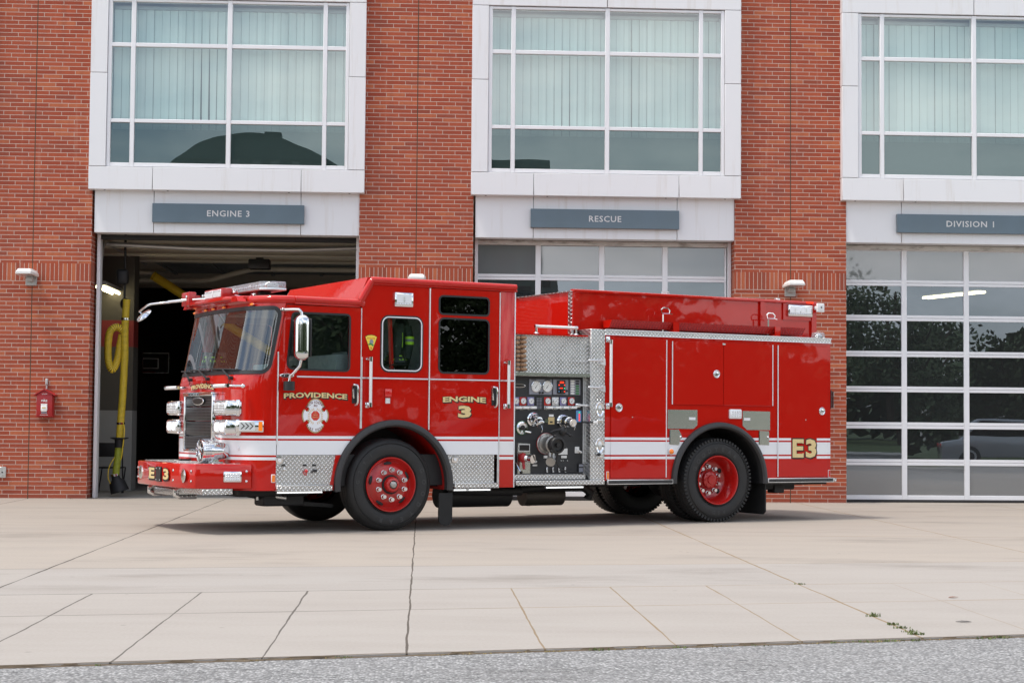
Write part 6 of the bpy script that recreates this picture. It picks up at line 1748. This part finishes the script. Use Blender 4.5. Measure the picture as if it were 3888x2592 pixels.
pp('suction_intake', [MT['brass'], MT['boxred']], f)
def f(m):
    c = (2.145, y_-0.225, 0.998)
    m.lathe([(0.090, 0), (0.104, 0.01), (0.106, 0.07), (0.096, 0.085), (0.078, 0.088), (0.072, 0.060), (0.026, 0.056), (0.022, 0.085), (0, 0.087)], c, (0, -1, -0.06), 36)
    for i in range(3):
        a = R(90+120*i+15); m.box(-0.016, 0.016, -0.05, 0.0, 0.095, 0.124, 0.006, 1, 0, Matrix.Translation(Vector((c[0], c[1]-0.03, c[2]))) @ Matrix.Rotation(-a+math.pi/2, 4, 'Y'))
    m.tube([(2.15, y_-.10, 1.14), (2.20, y_-.14, 1.17), (2.26, y_-.17, 1.18)], 0.02, 8); m.ball((2.30, y_-.15, 1.165), 0.055, 0.05, 0.065); m.tube([(2.30, y_-.15, 1.17), (2.38, y_-.2, 1.115)], 0.014, 8); m.ball((2.385, y_-.2, 1.113), 0.024, 0.024, 0.02)
    m.tube([(2.15, y_-.3, 0.93), (2.17, y_-.22, 0.78), (2.30, y_-.12, 0.69), (2.52, y_-.08, 0.665), (2.68, y_-.08, 0.63), (2.72, y_-.10, 0.54)], 0.008, 6)
pp('intake_cap', MT['black'], f)
def f(m):
    m.box(1.752, 1.932, y_-0.006, y_, 0.645, 1.013, 0.002, 1); m.box(1.764, 1.92, y_-0.010, y_-0.005, 0.915, 1.003, 0, mi=1); m.box(1.772, 1.912, y_-0.012, y_-0.009, 0.924, 0.994, 0, mi=2)
pp('auxiliary_plate', [MT['mirrorsteel'], MT['cleanwhite'], MT['ink']], f)
def f(m): m.ball((1.80, y_-0.05, 0.84), 0.058, 0.055, 0.06); m.tube([(1.80, y_-.06, 0.80), (1.80, y_-.08, 0.70)], 0.018, 8); m.cyl((1.80, y_-.05, 0.84), (1.87, y_-.12, 0.825), 0.045, 16, mi=1); m.cyl((1.86, y_-.11, 0.83), (1.88, y_-.16, 0.825), 0.055, 20, mi=1)
pp('auxiliary_outlet', [MT['boxred'], MT['chrome']], f)
def f(m): m.box(1.715, 1.740, y_-0.003, y_, 0.66, 0.98, 0.008, 2); m.tube([(1.725, y_-.01, 0.78), (1.75, y_-.06, 0.69), (1.762, y_-.07, 0.665)], 0.009, 6, mi=1); m.ball((1.765, y_-.075, 0.66), 0.019, 0.019, 0.019, 0)
pp('slot_lever', [MT['ink'], MT['chrome']], f)
def f(m):
    m.box(1.67, 2.625, y_-0.0025, y_-0.0005, 1.042, 1.046, 0, mi=1)
    for i in range(4): m.box(2.155+0.087*i, 2.178+0.087*i, y_-0.018, y_, 0.655, 0.725, 0.006, 1); m.box(2.158+0.087*i, 2.175+0.087*i, y_-0.02, y_-0.017, 0.657, 0.67, 0, mi=0)
    for x in (2.17, 2.20, 2.26, 2.29, 2.37, 2.40, 2.46, 2.04, 2.04): m.cyl((x, y_, 0.80), (x, y_-.005, 0.80), 0.008, 8)
    m.ball((2.0, y_-0.004, 0.79), 0.03, 0.006, 0.018, 2, 12, 6); m.box(1.965, 2.03, y_-.004, y_, 0.735, 0.755, 0, mi=2)
    m.box(2.205, 2.29, y_-.006, y_, 0.832, 0.862, 0, mi=3); m.box(2.12, 2.19, y_-.006, y_, 0.832, 0.862, 0, mi=2); m.box(2.37, 2.45, y_-.006, y_, 0.832, 0.862, 0, mi=2); m.box(2.33, 2.46, y_-.005, y_, 0.875, 0.95, 0, mi=2)
pp('drain_controls', [MT['chrome'], MT['ink'], MT['alu'], MT['greyplate']], f)
def f(m): m.box(2.565, 2.63, y_-.012, y_, 0.892, 0.972, 0.01, 2); m.tube([(2.60, y_-.02, 0.93), (2.65, y_-.03, 0.90)], 0.012, 8); m.cyl((2.597, y_-.01, 0.935), (2.597, y_-.025, 0.935), 0.018, 12)
pp('priming_valve', [MT['cleanwhite']], f)
def f(m):
    m.box(2.612, 2.69, y_-.02, y_-.006, 0.65, 0.765, 0.002, 1); m.box(2.62, 2.68, y_-.022, y_-.019, 0.725, 0.755, 0, mi=1); m.box(2.62, 2.68, y_-.022, y_-.019, 0.66, 0.71, 0, mi=1)
pp('serial_plate', [MT['black'], MT['greyplate']], f)
# recessed handholds, levers and a small lamp on the diamond-plate corner
for z in (1.433, 0.985):
    m = M(); m.lathe([(0.062, -0.002), (0.066, 0.006), (0.060, 0.012), (0.050, 0.004), (0.0, 0.001)], (0, 0, 0), (0, -1, 0), 28); m.v = [((p[0]*0.95)+2.835, p[1]-0.002, p[2]*1.45+z) for p in m.v]; m.obj('recessed_handhold', MT['chrome'], dpn)
    m = M(); m.ball((2.84, -0.006, z), 0.028, 0.012, 0.06, 0, 14, 8); m.box(2.80, 2.875, -0.02, -0.003, z-0.155, z-0.115, 0.01, 2); m.obj('handhold_latch', MT['steel'], dpn)
for z, L_ in ((2.03, 0.30), (1.70, 0.30)):
    m = M(); m.tube([(2.87, -0.02, z), (2.80, -0.08, z+0.004), (2.62, -0.13, z+0.006)], 0.013, 8); m.prism([[(-0.035, -0.035), (0.035, -0.05), (0.03, 0.035), (-0.02, 0.03)]], lambda a, b, d: (2.862+a, d, z+b), -0.035, -0.003); m.ball((2.61, -0.132, z+0.006), 0.03, 0.012, 0.014); m.obj('shut_off_lever', MT['alu'], dpn)
m = M(); m.tube([(2.60, 0.05, 1.275), (2.68, -0.02, 1.275), (2.74, -0.05, 1.275)], 0.01, 8); m.ball((2.745, -0.05, 1.275), 0.035, 0.012, 0.018, 1); m.obj('tank_valve_lever', [MT['black'], MT['cleanwhite']], dpn)
m = M(); m.box(2.80, 2.875, -0.03, -0.003, 0.86, 0.90, 0.008, 2); m.ball((2.815, -0.025, 0.88), 0.025, 0.02, 0.022, 1); m.obj('panel_lamp', [MT['steel'], MT['black']], dpn)

# folded attack hose in the crosslay
t = thing('fire_hose', 'stack of tan folded fire hose ends behind the cab of the engine', 'fire hose'); inside(t, (0, 0, 0))
m = M()
for col, (x0, x1) in enumerate(((1.640, 1.700), (1.705, 1.800))):
    z = 1.882
    for i in range(8 if col else 8):
        h = (0.052, 0.055, 0.050, 0.053, 0.052, 0.05, 0.058, 0.06)[(i+col*3) % 8]
        dx = random.uniform(-0.006, 0.006)
        bm = bmesh.new(); bmesh.ops.create_uvsphere(bm, u_segments=14, v_segments=10, radius=1)
        for v in bm.verts:
            f3 = lambda q, e: math.copysign(abs(q)**e, q)
            v.co = Vector(((x0+x1)/2+dx+f3(v.co.x, 0.45)*(x1-x0)/2, 0.20+f3(v.co.y, 0.5)*0.22, z+h/2+f3(v.co.z, 0.75)*h/2*1.02))
        m.addbm(bm); z += h+0.0005
m.obj('hose_folds', MT['tanhose'], t, 60)

# --- chassis
m = M()
for y in (0.78, 1.60): m.box(-2.0, 6.45, y, y+0.07, 0.56, 0.80)
m.box(-0.12, 0.12, 0.35, 2.1, 0.42, 0.56, 0.03, 2); m.box(4.53, 4.78, 0.5, 1.94, 0.42, 0.66, 0.08, 3); m.ball((4.66, 1.22, 0.52), 0.26, 0.24, 0.24)
m.box(-1.62, 0.75, 0.12, W_-0.12, 0.52, 0.88); m.box(-1.75, -0.9, 0.30, 2.1, 0.40, 0.56, 0.02, 1); m.box(-1.45, -0.95, 0.32, 0.62, 0.29, 0.45, 0.02, 1)
m.prism([[(-1.75, 0.42), (-1.10, 0.30), (-0.55, 0.26), (-0.55, 0.30), (-1.10, 0.35), (-1.75, 0.47)]], lambda a, b, d: (a, d, b), 0.42, 0.50)
m.box(0.70, 2.9, 0.25, W_-0.25, 0.50, 0.66); m.box(2.9, 3.9, 0.70, 1.74, 0.45, 0.9); m.box(5.4, 6.4, 0.35, 2.0, 0.46, 0.56); m.box(5.35, 6.15, 0.30, 0.42, 0.40, 0.50, 0.02, 1); m.box(5.78, 5.95, 0.28, 0.44, 0.355, 0.47, 0.01, 1)
m.box(3.8, 5.5, 0.72, 1.72, 0.62, 1.25); m.box(-0.7, 0.8, 0.74, 1.7, 0.62, 1.25)
m.tube([(1.0, 0.55, 0.44), (1.6, 0.5, 0.42), (2.0, 0.5, 0.42)], 0.06, 10); m.box(5.45, 6.48, 0.05, 0.28, 0.475, 0.512)
m.obj('chassis', MT['chassis'], ft)
m = M(); m.cyl((0.95, 0.70, 0.37), (1.92, 0.70, 0.37), 0.15, 24); m.tube([(1.9, 0.70, 0.42), (2.5, 0.62, 0.46), (2.95, 0.58, 0.46), (3.08, 0.6, 0.38), (3.05, 0.62, 0.30)], 0.055, 12); m.obj('air_tank_and_pipe', MT['chassis'], ft)
MT['muffler'] = simple('sooty_muffler', (0.10, 0.09, 0.08), 0.5, 0.6, 0.3, 6)
m = M(); m.cyl((2.28, 0.95, 0.34), (2.85, 0.95, 0.34), 0.13, 24); m.lathe([(0.135, 0), (0.135, 0.02)], (2.36, 0.95, 0.34), (1, 0, 0), 24); m.obj('muffler', MT['muffler'], ft)
m = M(); m.cyl((-1.30, 0.35, 0.40), (-1.18, 0.30, 0.385), 0.03, 10); m.box(-1.52, -1.50, 0.35, 0.37, 0.36, 0.46); m.obj('air_fitting', MT['steel'], ft)

# ------------------------------------------------------------------ across the road (seen in the glass and paint)
random.seed(11)
def tree_mesh(h, w_, n):
    m = M()
    m.tube([(0, 0, -0.2), (0.05, 0, h*0.2), (-0.05, 0.05, h*0.45), (0, 0, h*0.8)], 0.2, 8, rfn=lambda i: (0.024*h, 0.02*h, 0.014*h, 0.004*h)[i])
    for i in range(5):
        a = 6.283*i/5+random.random(); m.tube([(0, 0, h*0.3+0.05*i*h*0.4), (0.3*w_*math.cos(a), 0.3*w_*math.sin(a), h*0.55), (0.42*w_*math.cos(a), 0.42*w_*math.sin(a), h*0.68)], 0.1, 6, rfn=lambda k: (0.011*h, 0.007*h, 0.002*h)[k])
    c = M(); cl = [(random.uniform(-.34, .34)*w_, random.uniform(-.34, .34)*w_, h*random.uniform(0.28, 0.86), random.uniform(0.13, 0.24)*w_) for _ in range(34)]
    for i in range(n):
        x, y, z, r_ = random.choice(cl); d = Vector((random.gauss(0, 1), random.gauss(0, 1), random.gauss(0, 1))).normalized()*r_*random.uniform(0.55, 1.05)
        p = Vector((x, y, z))+d; s = random.uniform(0.10, 0.22)
        u = Vector((random.gauss(0, 1), random.gauss(0, 1), random.gauss(0, 1))).normalized(); v = u.orthogonal().normalized()
        c.add([p-u*s, p+v*s*0.6, p+u*s, p-v*s*0.6], [(0, 1, 2, 3)])
    return m, c
protos = []
for (h, w_, n) in ((11.0, 8.5, 7000), (7.0, 7.0, 5200)):
    protos.append(tree_mesh(h, w_, n))
tm = []
spots = [(24.3, -58, 0, 0.85), (36, -50, 0, 0.95), (44, -44, 0, 1.05), (52, -41, 0, 0.9), (60, -39, 1, 1.0), (68, -38, 1, 0.9), (13, -66, 1, 1.0), (4, -70, 1, 0.95), (-6, -74, 1, 1.1), (20, -64, 1, 0.9), (31, -62, 1, 1.0), (-18, -70, 0, 0.8), (-30, -66, 1, 1.2), (40, -55, 1, 1.1), (-44, -55, 0, 1.0), (-52, -40, 0, 0.9), (49, -52, 1, 1.2), (-38, -46, 1, 1.0)]
base = []
for k, (mt_, mc_) in enumerate(protos):
    base.append((mt_, mc_, None))
first = [None, None]
for (x, y, k, s_) in spots:
    if first[k] is None:
        t = thing('street_tree', 'leafy green tree across the road, seen only as a reflection in the door glass', 'tree', (x, y, -0.1), random.uniform(0, 6), 'trees reflected from across the road')
        protos[k][0].obj('trunk', MT['bark'], t); protos[k][1].obj('crown', MT['leafA'], t, 0); first[k] = t
    else:
        t = copy_part(first[k], (x, y, -0.1), random.uniform(0, 6))
    t.scale = (s_, s_, s_)
# unseen foliage mass behind the street trees, added to darken the reflections
m = M(); random.seed(3)
def woodtop(x): return 8.6+1.3*math.sin(x*0.21)+0.9*math.sin(x*0.53+1)+0.5*math.sin(x*1.3)
for i in range(20000):
    u = random.random(); x = -75+u*210
    y = -80+30*min(1.0, max(0.0, (x-10)/80))+random.uniform(-3.0, 3.0)
    h = woodtop(x)+(-2.2 if x < 31 else -3.4 if x < 41 else 3.2 if x < 88 else -3.0)
    z = h*(random.random()**0.75)
    s_ = random.uniform(0.35, 0.75)
    p = Vector((x, y, z)); q = Vector((random.gauss(0, 1), random.gauss(0, 1), random.gauss(0, 0.7))).normalized(); v = q.orthogonal().normalized()
    m.add([p-q*s_, p+v*s_*0.7, p+q*s_, p-v*s_*0.7], [(0, 1, 2, 3)])
tag(m.obj('reflection_foliage', MT['leafA'], smooth=0), kind='stuff', label='dark foliage mass added far across the road, only mirrored in glass and paint')
MT['fargreen'] = simple('far_dark_cladding', (0.085, 0.125, 0.108), 0.6, 0, 0.3, 0.4)
t = thing('far_building', 'curved roofed building across the road mirrored in the lower panes above ENGINE 3', 'building', (-12.0, -98, 0))
m = M(); m.box(-7, 7, -9, 0, -0.2, 18.8); dome = [(-7.2+14.4*i/30, 18.6+3.5*math.sin(math.pi*min(1, (i/30)**0.85))**0.75) for i in range(31)]
m.prism([dome], lambda a, b, d: (a, d, b), -9.5, 0.5); m.prism([[(x*1.16-0.3, 18.4+(z-18.6)*0.86) for x, z in dome]], lambda a, b, d: (a, d, b), -16, -9.6, mi=1)
m.box(0.2, 1.4, -3, -2, 21.8, 22.6); m.box(-5.2, -4.8, -3, -2, 20, 21.2, 0, 0, 1)
m.obj('wall', [MT['fargreen'], MT['intgrey']], t, 0); m = M()
for i in range(9): m.box(-6.1+1.4*i, -5.5+1.4*i, 0.501, 0.55, 18.9, 19.7+0.5*math.sin(math.pi*i/8))
m.obj('roof_window', MT['intgrey'], t, 0)
m = M()
for i in range(5):
    for j in range(7): m.box(-6.6+2.8*i, -5.2+2.8*i, 0.001, 0.06, 1.2+2.5*j, 2.7+2.5*j)
m.obj('window', MT['tintglass'], t, 0)
t = thing('far_building', 'flat roofed block across the road mirrored in the lower panes above RESCUE', 'building', (5.4, -98, 0))
m = M(); m.box(-4.2, 4.0, -9, 0, -0.2, 20.6); m.box(-3.6, -0.8, -8, -0.5, 20.6, 21.6); m.box(-1.9, -1.1, -6, -5, 21.6, 23.0); m.box(1.4, 2.2, -6, -5, 20.6, 21.2); m.obj('wall', MT['fargreen'], t, 0)
m = M()
for i in range(3):
    for j in range(7): m.box(-2.6+2.3*i, -1.2+2.3*i, 0.001, 0.06, 1.2+2.5*j, 2.7+2.5*j)
m.obj('window', MT['tintglass'], t, 0)
def car(x, y, rz, col, label):
    t = thing('parked_car', label, 'car', (x, y, -0.014), rz, 'cars parked across the road')
    m = M(); m.prism([rpoly([(-2.25, 0.32), (2.25, 0.32), (2.28, 0.72), (1.95, 0.88), (1.2, 0.95), (-1.7, 1.0), (-2.25, 0.92)], 0.09)], lambda a, b, d: (a, d, b), -0.86, 0.86, 0, 0.05)
    m.prism([rpoly([(-1.75, 0.95), (1.15, 0.92), (0.45, 1.40), (-1.05, 1.44)], 0.10)], lambda a, b, d: (a, d, b), -0.72, 0.72, 0, 0.04); m.obj('car_body', col, t, 40)
    m = M()
    for s in (-1, 1): m.prism([rpoly([(-1.5, 0.98), (0.9, 0.97), (0.4, 1.33), (-1.0, 1.37)], 0.06)], lambda a, b, d: (a, d, b), s*0.722, s*0.726)
    m.obj('car_window', MT['tintglass'], t)
    for wx in (-1.4, 1.4):
        for s in (-1, 1):
            m = M(); m.lathe([(0.2, 0), (0.30, 0.0), (0.33, 0.03), (0.33, 0.2), (0.30, 0.22), (0.0, 0.22)], (wx, s*0.66, 0.33), (0, s, 0), 24); m.lathe([(0.2, 0.225), (0.0, 0.21)], (wx, s*0.66, 0.33), (0, s, 0), 16, 1); m.obj('wheel', [MT['tyre'], MT['alu']], t)
    m = M()
    for s in (-1, 1): m.box(2.22, 2.27, s*0.62-0.14, s*0.62+0.14, 0.66, 0.76, 0.01, 1); m.box(-2.27, -2.22, s*0.62-0.14, s*0.62+0.14, 0.76, 0.88, 0.01, 1, mi=1)
    m.obj('car_lights', [MT['ledwhite'], MT['redlens']], t)
P_ = off
MT['carblack'] = simple('car_dark_paint', (0.015, 0.016, 0.02), 0.25, 0, 0, **{'Coat Weight': 1.0}); MT['carsilver'] = simple('car_silver_paint', (0.45, 0.46, 0.47), 0.3, 0.6, 0, **{'Coat Weight': 1.0})
for (x, c, l) in ((22.5, 'carblack', 'dark car parked across the road, a faint reflection in the lower door panes'), (28.5, 'carblack', 'second dark car parked across the road, mirrored near the picture edge'), (16.5, 'carsilver', 'silver car parked across the road, mirrored beside the brick pillar')):
    p = off(x, -11.2); car(p[0], p[1], math.atan(CURB[1]), MT[c], l)
